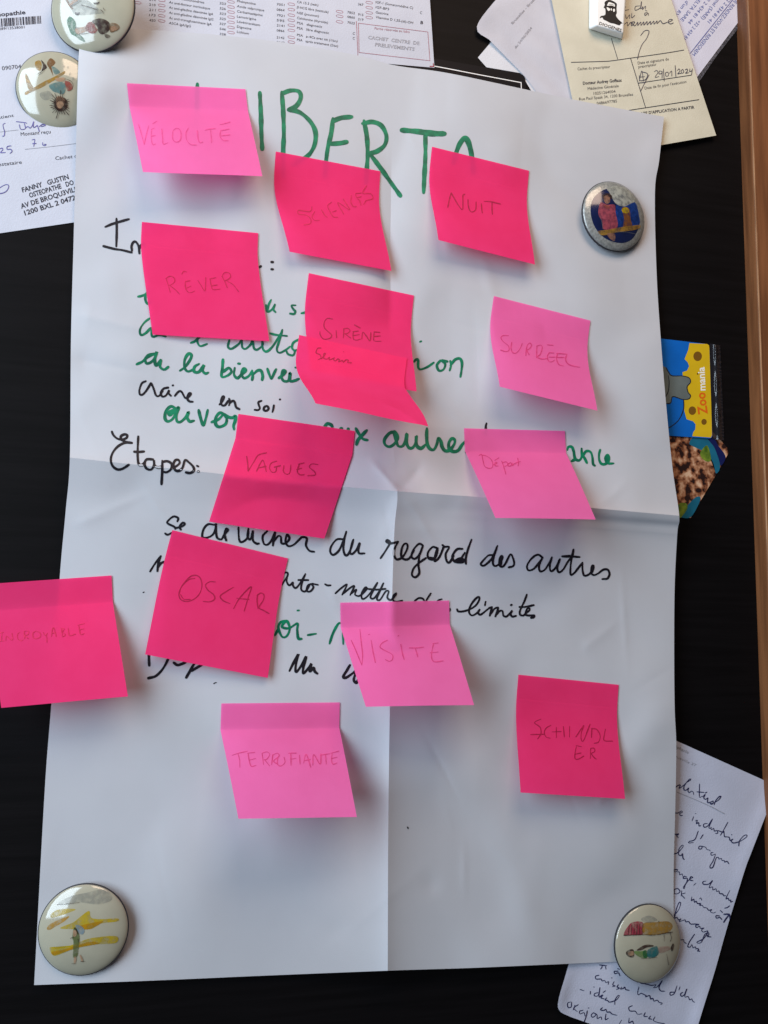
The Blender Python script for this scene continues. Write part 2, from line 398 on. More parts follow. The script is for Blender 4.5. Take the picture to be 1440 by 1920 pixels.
# --- two loose sheets and the address sheet, top right
o = polysheet('folded_sheet', [(962, 30), (896, 108), (912, 126), (976, 137), (1014, 200), (1090, 210), (1080, 40)], 0.55, M_white)
tag(o, 'plain white sheet with a pointed corner lying lowest beside the black card', 'paper')
def curlA(a, b): return 1.6*np.exp(-((a-0.05)/0.12)**2)
let = Quad((958, -34), (1075, -60), (1140, 235), (1022, 196), 1.6, 0.5, 5)
class LetterSheet(Quad):
    """the letter's left side runs out to a turned-up corner"""
    def pos(s, a, b):
        bb = np.array([0, 0.30, 0.42, 0.55, 0.75, 1.0])
        lx = catmull([(958, -34), (895, 47), (919, 76), (946, 104), (985, 145), (1022, 196)], step=1.0)
        tt = np.linspace(0, 1, len(lx)); key = np.interp(b, bb, np.array([0, 0.2, 0.4, 0.6, 0.8, 1.0]))
        L = np.c_[np.interp(key, tt, lx[:, 0]), np.interp(key, tt, lx[:, 1])]
        R = s.c[1]*(1-b[:, None])+s.c[2]*b[:, None]
        px = L*(1-a[:, None])+R*a[:, None]
        h = s.h0+0.3*np.sin(5*a+3*b)+2.2*np.exp(-(a/0.22)**2)*np.exp(-((b-0.32)/0.16)**2)+0.2*np.sin(14*a-9*b)
        return P(px, h)
let = LetterSheet((958, -34), (1075, -60), (1140, 235), (1022, 196), 1.15, 0)
o = let.grid('folded_letter', 40, 60, paper('letter_paper', (0.52, 0.525, 0.585), (0.48, 0.485, 0.545), 0.08))
tag(o, 'greyish white letter with a bent left corner and two slanted printed lines', 'letter')
printed_lines(let, 'printed_line', [('Bruxelles - Brussel', (961, 46), (1008, -6), 4.6, True), ('du 24/06/2024', (967, 91.5), (998, 53), 4.6, True)], M_grey_print, o)
adr = Quad((1225, -45), (1436, -45), (1304, 152), (1200, 120), 0.9, 0.3, 2)
o = polysheet('address_sheet', [(1225, -45), (1432, -45), (1413, 0), (1392, 31), (1303, 150), (1270, 165), (1200, 120)], 0.9, paper('envelope_paper', (0.58, 0.59, 0.70), (0.55, 0.56, 0.67), 0.08))
tag(o, 'white appointment sheet with slanted blue lines of type by the wooden edge', 'paper')
polysheet('dark_lining', [(1415, -3), (1394, 27), (1306, 147), (1311, 153), (1345, 103), (1398, 36)], 0.5, mat('security_pattern', (0.10, 0.10, 0.12), 0.7, 0.2, 0, 900, (0.02, 0.02, 0.025), 0, 1), o)
adr.amp = 0
printed_lines(adr, 'printed_line', [('DE RENDEZ-VOUS ET RENSEIGNEM', (1380, -4), (1297, 101), 7.5), ('02 2 434 81 41', (1368, -6), (1326, 40), 7), ('amel (SARE)', (1347, -6), (1314, 34), 7),
    ('+32 2 434 81', (1309, 37), (1281, 71), 7), ('02 2 434 81 44', (1330, -8), (1289, 42), 7), ('DELTA SARE', (1313, -8), (1275, 37), 7), ('n d\'un RV', (1292, -6), (1264, 28), 7)], M_blue_print, o)
write(adr, 'underline', [(np.array([(1376, -3), (1294, 100)]), 1.3)], M_blue_print, o)

# --- cream prescription
pre = Quad((1028, -30), (1249, -30), (1343, 254), (1096, 297), 3.1, 0.3, 12, lambda a, b: 1.0*np.exp(-((b-1)/0.12)**2))
o = pre.grid('prescription', 44, 50, M_cream)
tag(o, 'cream prescription slip dated by hand under the square portrait magnet', 'prescription')
L_ = lambda *p: np.array(p, float)
write(pre, 'ruled_line', [(L_((1071, 117), (1130, 115.3), (1148, 114), (1183, 109), (1246, 100), (1282, 94)), 1.4), (L_((1146, 72), (1158, 111)), 1.1), (L_((1182, 109), (1210, 201)), 1.2),
    (L_((1197, 156), (1296, 141)), 1.2), (L_((1179, 207), (1310, 187)), 1.3)], M_black_print, o, 0.1, 0.1, 1.0, 0.0)
printed_lines(pre, 'printed_line', [('Cachet du prescripteur', (1083, 132), (1144, 127.5), 5.5), ('Docteur Audrey Goffaux', (1093, 159), (1166, 153), 6, True), ('Médecine Générale', (1102, 169), (1160, 163.5), 5.5),
    ('10251264004', (1113, 178), (1154, 174), 5.5), ('Rue Paul Spaak 34, 1200 Bruxelles', (1086, 188.5), (1187, 179.5), 5.5), ('0486697785', (1119, 196.5), (1157, 192), 5.5),
    ('Date et signature du', (1196, 121), (1254, 113), 5.5), ('prescripteur', (1197, 128), (1231, 123), 5.5), ("Date de fin pour l'exécution", (1209, 168), (1287, 155.5), 5.5),
    ("DATE D'APPLICATION A PARTIR", (1196, 216.5), (1302, 203.5), 5.5, True)], M_black_print, o)
hw = zs(1040, 0, 3.6, [[(580, 240), (608, 208), (636, 212), (620, 260), (590, 300), (570, 350), (558, 400)],
    [(480, 45), (470, 70), (500, 65)], [(575, 40), (545, 45), (545, 70), (580, 50), (585, 10), (580, 60), (595, 45), (592, 65), (612, 42), (612, 62)],
    [(478, 100), (485, 125), (505, 100), (505, 125)], [(520, 90), (520, 120), (540, 105)], [(625, 85), (608, 90), (610, 105), (630, 90), (632, 105)], [(612, 70), (622, 75)],
    [(470, 165), (490, 150), (492, 175), (515, 150), (518, 175), (540, 150), (520, 152), (540, 175), (560, 150), (560, 172), (580, 150), (582, 172), (600, 148), (602, 170), (622, 146), (624, 168), (645, 145), (647, 166), (668, 143), (670, 164), (690, 142), (690, 160), (712, 140), (730, 160), (760, 150)], [(770, 150), (795, 135), (775, 132), (765, 150), (780, 162), (800, 155)]])
hw += zs(1050, 100, 4.8, [[(848, 165), (870, 155), (880, 175), (855, 215), (890, 210)], [(915, 165), (895, 160), (890, 185), (915, 180), (918, 160), (918, 225)], [(930, 140), (937, 250)],
    [(970, 170), (950, 175), (952, 205), (975, 200), (972, 172)], [(985, 180), (1003, 160), (1005, 205)], [(1035, 110), (1042, 210)], [(1055, 155), (1070, 140), (1078, 160), (1058, 185), (1088, 180)],
    [(1105, 145), (1090, 155), (1095, 180), (1112, 170), (1105, 145)], [(1125, 150), (1142, 142), (1145, 160), (1128, 180), (1155, 175)], [(1168, 140), (1165, 165), (1188, 155)], [(1190, 140), (1182, 195)],
    [(712, 250), (735, 160), (750, 250)], [(718, 215), (760, 210)], [(730, 165), (785, 185), (770, 235), (720, 245), (712, 200)], [(800, 195), (760, 270), (725, 340)], [(705, 268), (770, 262)]])
words(pre, 'handwritten_entry', [(s, 1.3) for s in hw], M_pen_dark, o, 8.0)

# --- snack picture card and yellow trading card, right
M_oat = mat('granola_picture', (0.36, 0.17, 0.09), 0.25, 0.4, 0, 170, (0.055, 0.018, 0.012), 0.4, 200, detail=9)
for n in M_oat.node_tree.nodes:
    if n.type == 'VALTORGB':
        n.color_ramp.elements[0].position = 0.42; n.color_ramp.elements[0].color = (0.020, 0.008, 0.007, 1); n.color_ramp.elements[1].position = 0.56
        e = n.color_ramp.elements.new(0.47); e.color = (0.15, 0.05, 0.022, 1); e = n.color_ramp.elements.new(0.66); e.color = (0.58, 0.38, 0.25, 1)
M_teal = mat('teal_picture', (0.010, 0.12, 0.20), 0.25, 0.4, 0.2, 120)
M_navyc = mat('deep_blue_picture', (0.006, 0.010, 0.07), 0.25, 0.4)
M_lime = mat('lime_picture', (0.22, 0.30, 0.03), 0.3, 0.4, 0, 130, (0.04, 0.09, 0.01))
oat = Quad((1230, 780), (1400, 780), (1400, 980), (1230, 980), 0.55, 0)
o = polysheet('recipe_card', rounded([(1210, 760), (1300, 770), (1369, 845), (1295, 971), (1215, 968)], [0, 0, 12, 0, 0]), 0.55, M_oat)
tag(o, 'glossy card picturing brown oat clusters and lime under the yellow card', 'card')
patches(oat, 'printed_picture', [
    (zs(1180, 600, 4.8, [[(590, 1040), (680, 1050), (760, 1130), (800, 1220), (815, 1330), (780, 1380), (755, 1290), (700, 1200), (600, 1150), (540, 1110)]])[0], 0),
    (zs(1180, 600, 4.8, [[(690, 1050), (750, 1050), (800, 1130), (865, 1230), (825, 1310), (800, 1240), (760, 1140)]])[0], 1),
    (zs(1180, 600, 4.8, [[(640, 1190), (700, 1130), (735, 1250), (700, 1275), (650, 1240)]])[0], 2),
    (zs(1180, 600, 4.8, [[(590, 1600), (640, 1610), (555, 1770), (455, 1770), (480, 1720)]])[0], 0),
    (zs(1180, 600, 4.8, [[(440, 1660), (510, 1650), (520, 1700), (470, 1770), (448, 1770)]])[0], 2)], [M_teal, M_navyc, M_lime], o, 0.05)
M_blue = mat('bright_blue_card', (0.004, 0.115, 0.47), 0.22, 0.45, 0.15, 40)
M_yel = mat('yellow_print', (0.60, 0.40, 0.010), 0.22, 0.45, 0.1, 60)
M_spot = mat('brown_print', (0.16, 0.075, 0.008), 0.25, 0.45)
M_grey = mat('grey_print_animal', (0.13, 0.155, 0.15), 0.25, 0.4, 0.2, 60)
M_out = mat('dark_outline', (0.012, 0.014, 0.02), 0.3, 0.4)
M_orange = mat('orange_print', (0.62, 0.11, 0.008), 0.25, 0.4)
M_wh = mat('white_print', (0.75, 0.75, 0.72), 0.3, 0.4)
tcard = Quad((1190, 629), (1330, 645.5), (1335.5, 822.5), (1200, 813), 1.5, 0)
o = polysheet('trading_card', rounded([(1190, 629), (1330, 645.5), (1335.5, 822.5), (1200, 813)], [0, 9, 7, 0]), 1.5, M_blue)
tag(o, 'blue and yellow trading card with orange and white lettering in a clear sleeve', 'card')
z = lambda pts: zs(1180, 600, 4.8, [pts])[0]
ycl = z([(541, 208), (700, 216), (716, 226), (720, 250), (738, 800), (744, 1035), (735, 1058), (566, 1046), (575, 1010), (593, 985), (596, 940), (575, 912), (515, 893), (495, 820), (490, 720), (520, 600), (482, 510), (478, 470), (520, 455), (538, 415), (525, 380), (497, 352), (530, 270)])
ym = polysheet('yellow_field', [tuple(q) for q in ycl], 1.53, M_yel, o)
def ell(cx, cy, rx, ry, n=18): return np.array([(cx+rx*math.cos(a), cy+ry*math.sin(a)) for a in np.linspace(0, 2*math.pi, n, endpoint=False)])
grey = z([(250, 430), (330, 428), (352, 470), (385, 502), (480, 504), (538, 522), (550, 560), (520, 600), (528, 650), (550, 680), (535, 710), (480, 715), (390, 690), (372, 745), (335, 752), (250, 710)])
patches(tcard, 'printed_picture', [(ell(1308, 668, 8, 9), 0, 0.06), (ell(1298, 770, 7, 8), 0, 0.06), (ell(1320, 791, 5, 5.6), 0, 0.06), (ell(1308, 701, 1.6, 1.8), 0, 0.06), (grey, 1, 0.08)], [M_spot, M_grey], o)
write(tcard, 'animal_outline', [(np.vstack([grey[1:-1]]), 1.8), (z([(488, 718), (487, 800), (450, 890), (395, 945), (350, 972)]), 1.8), (z([(350, 500), (357, 560), (350, 640), (325, 690)]), 1.6)], M_out, o, 0.1, 0.05)
printed(tcard, 'orange_lettering', [('Zoo', (1326.5, 776), (1321.5, 735), 18, True)], M_orange, o, 0.1)
printed(tcard, 'white_lettering', [('mania', (1322.5, 732), (1320.5, 688), 13.5, True)], M_wh, o, 0.1)
M_clear = bpy.data.materials.new('clear_film'); M_clear.use_nodes = True
nt = M_clear.node_tree; b = nt.nodes['Principled BSDF']; b.inputs['Roughness'].default_value = 0.16; b.inputs['Base Color'].default_value = (0.015, 0.015, 0.02, 1)
tp = nt.nodes.new('ShaderNodeBsdfTransparent'); mx = nt.nodes.new('ShaderNodeMixShader'); mx.inputs[0].default_value = 0.75
nt.links.new(tp.outputs[0], mx.inputs[1]); nt.links.new(b.outputs[0], mx.inputs[2]); nt.links.new(mx.outputs[0], nt.nodes['Material Output'].inputs['Surface'])
class Film(Surf):
    def pos(s, a, b):
        px = (np.array([1331, 644.])*(1-a[:, None])+np.array([1350.5, 648.])*a[:, None])*(1-b[:, None])+(np.array([1336, 823.])*(1-a[:, None])+np.array([1358, 826.])*a[:, None])*b[:, None]
        h = 1.2+2.3*np.exp(-((a-0.56)/0.2)**2)*(0.8+0.25*np.sin(b*19))+0.35*np.sin(b*150+3*np.sin(b*21))*np.clip((a-0.72)*8, 0, 1)-0.6*a
        return P(px, h)
Film().grid('clear_sleeve', 22, 170, M_clear, parent=o)

# --- handwritten list, bottom right
class ListSheet(Surf):
    def guess0(s): return (0.5, 0.5)
    def pos(s, a, b):
        L = catmull([(1186, 1352), (1160, 1450), (1120, 1620), (1066, 1809), (1047, 1876), (1050, 1896), (1068, 1906)], step=1); R = catmull([(1457, 1474), (1409, 1598), (1398, 1627), (1379, 1688), (1361, 1747), (1340, 1822), (1318, 1892), (1290, 1985)], step=1)
        tl = np.linspace(0, 1, len(L)); tr = np.linspace(0, 1, len(R))
        l = np.c_[np.interp(b, tl, L[:, 0]), np.interp(b, tl, L[:, 1])]; r = np.c_[np.interp(b, tr, R[:, 0]), np.interp(b, tr, R[:, 1])]
        px = l*(1-a[:, None])+r*a[:, None]
        h = 1.3+0.45*np.sin(5*a+7*b)+0.3*np.sin(11*a-13*b+1)+0.9*np.exp(-((b-0.36)/0.05)**2)*a+2.0*np.exp(-(a/0.05)**2)*np.exp(-((b-0.9)/0.08)**2)+1.5*np.exp(-((a-1)/0.06)**2)*(0.5+0.5*np.sin(9*b))
        h = h+0.8*np.abs(((b*3.2+a*0.3) % 1)-0.5)
        return P(px, h)
lst = ListSheet()
o = lst.grid('handwritten_list', 50, 110, paper('list_paper', (0.52, 0.54, 0.66), (0.49, 0.51, 0.62), 0.1))
tag(o, 'bluish white handwritten diet list sticking out from under the poster bottom right', 'list')
H = []
H += zs(1255, 1390, 7.784, [[(60, 690), (130, 640), (160, 640), (140, 680), (170, 670), (250, 600), (310, 560), (290, 552), (220, 640), (210, 700), (240, 712), (280, 680), (268, 720), (290, 745), (320, 725), (345, 740), (352, 775)], [(440, 622), (436, 740), (440, 815), (475, 800)],
    [(400, 735), (505, 745)], [(480, 810), (520, 775), (500, 825), (530, 845), (560, 825), (555, 890), (600, 885), (640, 870), (622, 918), (590, 905), (640, 900), (715, 855), (750, 805), (722, 808), (670, 870), (650, 925)], [(520, 752), (545, 740)],
    [(60, 1040), (120, 1045), (175, 1015), (188, 1035), (150, 1050), (160, 1080), (190, 1082)], [(352, 1100), (330, 1160)], [(380, 1052)], [(378, 1160), (405, 1150), (392, 1200), (425, 1185), (430, 1232), (455, 1228)],
    [(555, 1195), (500, 1210), (508, 1252), (560, 1232), (628, 1132)], [(625, 1140), (575, 1255), (610, 1265), (605, 1250), (612, 1290), (645, 1268), (655, 1310), (690, 1300), (705, 1338), (672, 1342)], [(852, 1180), (785, 1300), (742, 1370), (790, 1310), (802, 1385), (835, 1392)],
    [(705, 1300), (790, 1330)], [(830, 1392), (870, 1400), (885, 1445), (925, 1425), (900, 1455), (940, 1482), (1040, 1452), (1125, 1392), (1122, 1365), (1080, 1380), (1022, 1450), (1010, 1525)], [(905, 1360)],
    [(420, 1310), (370, 1430), (290, 1460), (280, 1480), (345, 1476)], [(490, 1360), (450, 1420)], [(30, 1360), (95, 1355), (135, 1350), (105, 1375), (130, 1400)]])
H += zs(1250, 1560, 7.384, [[(492, 195), (450, 198), (443, 232), (480, 230), (492, 205), (535, 208), (555, 240), (592, 250), (600, 262)], [(640, 282), (610, 290), (620, 322), (660, 308), (672, 312), (640, 400), (600, 465), (602, 495), (640, 480), (682, 360), (715, 350)],
    [(715, 352), (722, 372), (755, 365), (762, 392), (792, 392), (800, 415), (832, 405), (860, 440)], [(60, 310), (110, 300), (160, 280), (226, 200), (214, 182), (170, 232), (165, 312), (200, 322), (216, 300), (220, 350), (240, 382)],
    [(70, 540), (120, 518), (150, 522), (128, 550), (100, 545)], [(150, 550), (176, 555), (178, 592), (212, 578), (218, 608)], [(272, 618), (238, 612), (230, 642), (282, 640), (272, 700), (230, 765), (242, 780), (262, 720), (315, 650), (360, 628), (330, 618), (318, 660), (360, 672)], [(402, 708), (370, 735)],
    [(542, 678), (500, 690), (510, 722), (580, 720), (632, 672), (605, 720), (588, 772), (632, 758), (640, 800), (680, 785), (690, 822), (722, 815), (732, 850), (770, 855), (790, 880), (815, 880)], [(872, 808), (830, 892), (822, 925), (850, 915), (862, 945), (885, 940), (885, 968), (912, 958)], [(872, 1020), (835, 1045), (800, 1052)],
    [(150, 778), (108, 795), (110, 850), (152, 850), (182, 818), (150, 778)], [(205, 812), (196, 885)], [(252, 842), (202, 862), (245, 915)], [(345, 898), (340, 950), (370, 930), (385, 972), (405, 955), (425, 988), (470, 990), (452, 1012), (490, 1015), (510, 1040), (560, 1052)], [(452, 922), (470, 912), (484, 942)],
    [(560, 1060), (582, 1082), (622, 1072), (602, 1100), (640, 1120), (675, 1108)], [(732, 1160), (680, 1160), (690, 1192), (732, 1180), (762, 1212)], [(740, 1085), (770, 1112)],
    [(60, 1170), (110, 1140), (160, 1080), (192, 990), (172, 972), (140, 1042), (115, 1140), (112, 1190), (140, 1180), (165, 1215), (195, 1200), (172, 1238), (222, 1222), (252, 1215), (262, 1242), (300, 1238), (330, 1272), (385, 1272), (442, 1280), (400, 1290), (410, 1322), (452, 1302), (465, 1332), (512, 1328), (480, 1352), (500, 1382), (565, 1366)],
    [(565, 1366), (560, 1400), (500, 1480), (420, 1518), (430, 1536), (480, 1520), (522, 1420), (572, 1392), (580, 1420), (558, 1440), (612, 1452)], [(185, 1492), (232, 1488), (240, 1522), (272, 1542)], [(382, 1412), (312, 1520), (290, 1582), (322, 1590), (342, 1558), (352, 1572), (362, 1602), (392, 1588), (402, 1620)], [(412, 1608), (440, 1622), (425, 1645), (458, 1648)]])
H += zs(1040, 1780, 4.966, [[(415, 145), (482, 152)], [(442, 150), (436, 172), (425, 182)], [(472, 160), (476, 182)], [(590, 203), (555, 205), (560, 226), (592, 218), (606, 246)], [(585, 178), (600, 185)],
    [(412, 240), (380, 250), (385, 275), (430, 276), (440, 292), (465, 290), (475, 308), (500, 300), (496, 325)], [(530, 265)], [(552, 300), (540, 330), (562, 340), (535, 347)], [(592, 328), (580, 350), (602, 360), (575, 372)], [(622, 350), (612, 368), (638, 362), (650, 350), (660, 372), (692, 381)],
    [(235, 372), (272, 385)], [(332, 390), (330, 416)], [(365, 350)], [(402, 402), (370, 412), (370, 432), (402, 428), (420, 355), (412, 440), (432, 430), (446, 425), (430, 450), (460, 460)], [(472, 384), (450, 400)], [(482, 450), (468, 470), (490, 474), (510, 490), (570, 470), (600, 432), (586, 430), (560, 470), (558, 512)],
    [(152, 488), (120, 500), (124, 540), (152, 534), (156, 495)], [(188, 520), (172, 562)], [(218, 514), (176, 545), (208, 578)], [(262, 565), (230, 576), (236, 600), (270, 588), (282, 620)], [(302, 570), (292, 622), (270, 682), (262, 700)], [(315, 545)], [(362, 588), (340, 610), (352, 632), (382, 610), (362, 590), (392, 608), (396, 642), (430, 628), (436, 652)], [(476, 600), (470, 652), (498, 640)],
    [(425, 560), (445, 540), (425, 560), (452, 568), (475, 558), (485, 582), (512, 582), (532, 600), (578, 612)], [(722, 524), (690, 540), (700, 572), (750, 576), (770, 602), (812, 600)], [(842, 588), (830, 620), (862, 625)], [(892, 620), (875, 642), (902, 650)], [(932, 628), (918, 660), (960, 680), (1022, 692)],
    [(800, 315), (860, 325), (900, 335), (942, 330), (920, 355), (950, 350), (992, 300), (1000, 292), (970, 350), (985, 385), (1022, 388)], [(1112, 398), (1075, 400), (1078, 426), (1112, 410), (1138, 338)], [(1166, 348), (1155, 378)], [(1192, 398), (1170, 415), (1180, 436), (1206, 420), (1228, 368), (1210, 440), (1240, 438), (1255, 468), (1275, 460), (1282, 478), (1300, 492)],
    [(782, 348), (770, 400), (776, 422), (802, 408), (830, 420), (850, 432), (842, 442), (880, 430), (892, 460), (912, 455), (922, 480), (952, 472), (972, 492), (1000, 500), (985, 512)], [(692, 638), (690, 682), (722, 668), (732, 692)], [(622, 658), (600, 692)]])
words(lst, 'handwritten_word', [(s, 1.75) for s in H], M_navy, o, 5.0, taper=0.6, jit=0.2)
write(lst, 'heavy_arrow', [(s, 2.8) for s in zs(1250, 1560, 7.384, [[(862, 1148), (820, 1200), (788, 1247)], [(790, 1137), (862, 1140), (872, 1196)]])], M_navy, o)
write(lst, 'pencil_underline', [(zs(1255, 1390, 7.784, [[(110, 740), (400, 860), (600, 950), (805, 1057)]])[0], 1.0)], M_grey_print, o)
printed_lines(lst, 'printed_line', [('Stéphanie', (1258, 1398), (1290, 1413.5), 6, True), ('Regueville 37', (1255, 1415), (1304, 1437.5), 5)], M_grey_print, o)
# ================================================================== the poster
class Poster(Surf):
    lo, hi = 0.0, 1.0
    def __init__(s):
        def cv(pts, par):
            c = catmull(pts, step=2.0); pts = np.asarray(pts, float)
            # parameter of each dense point, from the control parameters
            idx = np.array([np.argmin(((c-q)**2).sum(1)) for q in pts])
            return np.interp(np.arange(len(c)), idx, par), c
        s.T = cv([(151, 50), (300, 57), (490, 74), (657, 101), (738, 122), (840, 137), (987, 168), (1072, 186), (1180, 207), (1245, 219)], [0, .14, .30, .43, .5, .60, .74, .82, .935, 1])
        s.F = cv([(131, 858), (300, 876), (400, 887), (560, 905), (745, 921), (840, 928), (911, 933), (1117, 953), (1273.5, 967)], [0, .14, .225, .355, .5, .585, .65, .845, 1])
        s.B = cv([(64, 1847), (300, 1838), (480, 1830), (727, 1820), (880, 1815), (1020, 1809), (1157, 1803), (1264, 1798)], [0, .18, .315, .5, .64, .775, .90, 1])
        s.L = cv([(151, 50), (146, 140), (141, 330), (138, 450), (133, 640), (131, 858), (123, 960), (112, 1082), (97, 1310), (84, 1480), (64, 1847)], [0, .055, .17, .245, .36, .5, .55, .61, .73, .815, 1])
        s.M = cv([(738, 122), (735, 262), (733, 375), (732, 512), (736, 795), (745, 921), (740, 987), (736, 1093), (731, 1325), (728, 1560), (727, 1820)], [0, .087, .158, .243, .42, .5, .537, .596, .725, .855, 1])
        s.R = cv([(1245, 219), (1236, 300), (1228, 360), (1231, 510), (1239, 637), (1250, 770), (1261, 878), (1273.5, 967), (1270, 999), (1265, 1100), (1264, 1220), (1265, 1328), (1268, 1400), (1266, 1520), (1263, 1642), (1264, 1798)], [0, .054, .094, .195, .28, .37, .442, .5, .52, .58, .653, .718, .762, .833, .908, 1])
        r = np.random.default_rng(21)
        n = 210
        s.bc = r.uniform(0, 1, (n, 2))*[420, 594]; s.ba = r.normal(0, 0.66, n); s.bs = r.uniform(5, 24, n); s.bang = r.uniform(0, 3.14, n); s.bel = r.uniform(1, 3.2, n)
        s.lc = r.uniform(0, 1, (34, 2))*[420, 594]; s.la = r.uniform(0, 3.14, 34); s.ll = r.uniform(6, 30, 34); s.lh = r.normal(0, 0.42, 34)
        # long creases seen in the photograph: (px a, px b, height mm, half width mm)
        s.cr = [((0.50, 0.50), (0.455, 0.452), 1.9, 4.5), ((0.50, 0.50), (0.545, 0.45), -1.8, 5.0), ((0.5, 0.5), (0.502, 0.44), -1.2, 4), ((0.505, 0.50), (0.575, 0.565), 0.6, 4), ((0.845, 0.497), (0.915, 0.455), 0.6, 3.5),
                ((0.01, 0.565), (0.13, 0.52), 0.7, 5), ((0.0, 0.33), (0.16, 0.345), 1.6, 9), ((0.0, 0.38), (0.13, 0.39), -1.2, 8), ((0.83, 0.66), (0.9, 0.62), 0.5, 4), ((0.86, 0.83), (0.885, 0.79), 0.6, 3),
                ((0.5, 0.5), (0.47, 0.58), 0.5, 6), ((0.55, 0.36), (0.68, 0.44), 0.8, 10)]
    @staticmethod
    def at(c, x): return np.c_[np.interp(x, c[0], c[1][:, 0]), np.interp(x, c[0], c[1][:, 1])]
    def pix(s, u, v):
        u = np.clip(u, 0, 1); v = np.clip(v, 0, 1)
        out = np.zeros((len(u), 2))
        for (hc, vc, top, bot, lef, rig) in ((0, 0, s.T, s.F, s.L, s.M), (1, 0, s.T, s.F, s.M, s.R), (0, 1, s.F, s.B, s.L, s.M), (1, 1, s.F, s.B, s.M, s.R)):
            k = ((u >= 0.5) == bool(hc)) & ((v >= 0.5) == bool(vc))
            if not k.any(): continue
            uu, vv = u[k], v[k]; a = ((uu-0.5*hc)*2)[:, None]; b = ((vv-0.5*vc)*2)[:, None]
            u0 = np.full(len(uu), 0.5*hc); u1 = u0+0.5; v0 = np.full(len(uu), 0.5*vc); v1 = v0+0.5
            tl, tr, bl, br = s.at(top, u0), s.at(top, u1), s.at(bot, u0), s.at(bot, u1)
            out[k] = (1-b)*s.at(top, uu)+b*s.at(bot, uu)+(1-a)*s.at(lef, vv)+a*s.at(rig, vv)-((1-a)*(1-b)*tl+a*(1-b)*tr+(1-a)*b*bl+a*b*br)
        return out
    def hh(s, u, v):
        u = np.clip(u, 0, 1); v = np.clip(v, 0, 1)
        x, y = u*420, v*594
        g = lambda cu, cv, su, sv: np.exp(-((u-cu)/su)**2-((v-cv)/sv)**2)
        h = 4.6+2.2*np.sin(np.pi*u)*np.sin(np.pi*np.clip(v*1.05, 0, 1))
        # horizontal fold: a ridge, sharper on the right below
        h = h+11.0*np.exp(-np.abs(v-0.5)/0.062)*(0.85+0.25*u)+2.6*np.exp(-np.abs(v-0.5)*594/9.0)
        # vertical fold: valley above, ridge below
        w = 1/(1+np.exp(-(v-0.47)/0.03)); wt = 1/(1+np.exp((v-0.40)/0.05))
        h = h+8.0*w*np.exp(-np.abs(u-0.5)/0.062)+1.6*w*np.exp(-np.abs(u-0.5)*420/7.0)+wt*(2.0*np.exp(-((u-0.5)/0.2)**2)-5.6*np.exp(-np.abs(u-0.5)/0.05))
        # lifted right edge and top right corner, lump over the hidden magnet, flat under the magnets
        h = h+4.0*np.exp(-((1-u)/0.10)**2)*np.exp(-((v-0.74)/0.15)**2)+4.5*g(1.0, 0.0, 0.16, 0.10)+2.0*np.exp(-((1-u)/0.08)**2)*np.exp(-((v-0.35)/0.1)**2)
        h = h+5.2*g(0.015, 0.072, 0.075, 0.05)-0.9*g(0.075, 0.085, 0.03, 0.02)
        h = h-2.2*g(0.075, 0.945, 0.09, 0.07)-1.5*g(0.92, 0.12, 0.07, 0.05)-2.0*g(0.96, 0.98, 0.1, 0.06)
        # broad waviness and handling dents
        h = h+1.9*np.sin(x/38+0.6)*np.sin(y/47+1.1)+1.15*np.sin(x/21+y/33)*(0.5+0.5*np.sin(y/90))+0.5*np.sin(y/17-x/60+2)*(0.4+0.6*np.sin(x/70)**2)+0.75*np.sin(x/15-y/29+1)*(0.5+0.5*np.sin(x/55+y/80))
        for k in range(len(s.ba)):
            dx, dy = x-s.bc[k, 0], y-s.bc[k, 1]; c, q = math.cos(s.bang[k]), math.sin(s.bang[k])
            d = ((dx*c+dy*q)/(s.bs[k]*s.bel[k]))**2+((-dx*q+dy*c)/s.bs[k])**2
            h = h+s.ba[k]*(s.bs[k]/14)**0.75*np.exp(-d)
        for k in range(len(s.la)):
            dx, dy = x-s.lc[k, 0], y-s.lc[k, 1]; c, q = math.cos(s.la[k]), math.sin(s.la[k])
            al, ac = dx*c+dy*q, -dx*q+dy*c
            h = h+s.lh[k]*np.exp(-np.abs(ac)/2.2)*np.exp(-(al/s.ll[k])**2)
        for (a, b, hh, wd) in s.cr:
            ax, ay, bx, by = a[0]*420, a[1]*594, b[0]*420, b[1]*594; L = math.hypot(bx-ax, by-ay); c, q = (bx-ax)/L, (by-ay)/L
            al = ((x-ax)*c+(y-ay)*q)/L; ac = -(x-ax)*q+(y-ay)*c
            h = h+hh*np.exp(-np.abs(ac)/wd)*np.clip(al*6, 0, 1)*np.clip((1-al)*2.5, 0, 1)
        lo = 3.0+1.2*np.exp(-(v/0.12)**2)+2.6*np.exp(-((u-0.88)/0.16)**2-(v/0.13)**2)     # never sinks into what lies behind it
        d = h-lo; h = lo+0.5*(d+np.sqrt(d*d+1.0))
        return h
    def pos(s, u, v): return P(s.pix(u, v), s.hh(u, v))
    def guess(s, px): return np.clip(np.c_[(px[:, 0]-110)/1150, (px[:, 1]-100)/1720], 0.01, 0.99)
POS = Poster()
M_poster = paper('poster_paper', (0.49, 0.50, 0.535), (0.475, 0.485, 0.52), 0.10, 0.0, 30, 0.10, 1800)
ss = np.unique(np.r_[np.linspace(0, 1, 241), 0.5]); tt = np.unique(np.r_[np.linspace(0, 1, 341), 0.5])
poster = POS.grid('poster', 0, 0, M_poster, ss, tt, None, [int(np.argmin(abs(tt-0.5)))], [int(np.argmin(abs(ss-0.5)))])
tag(poster, 'large creased white poster folded in quarters with green title and handwriting', 'poster')

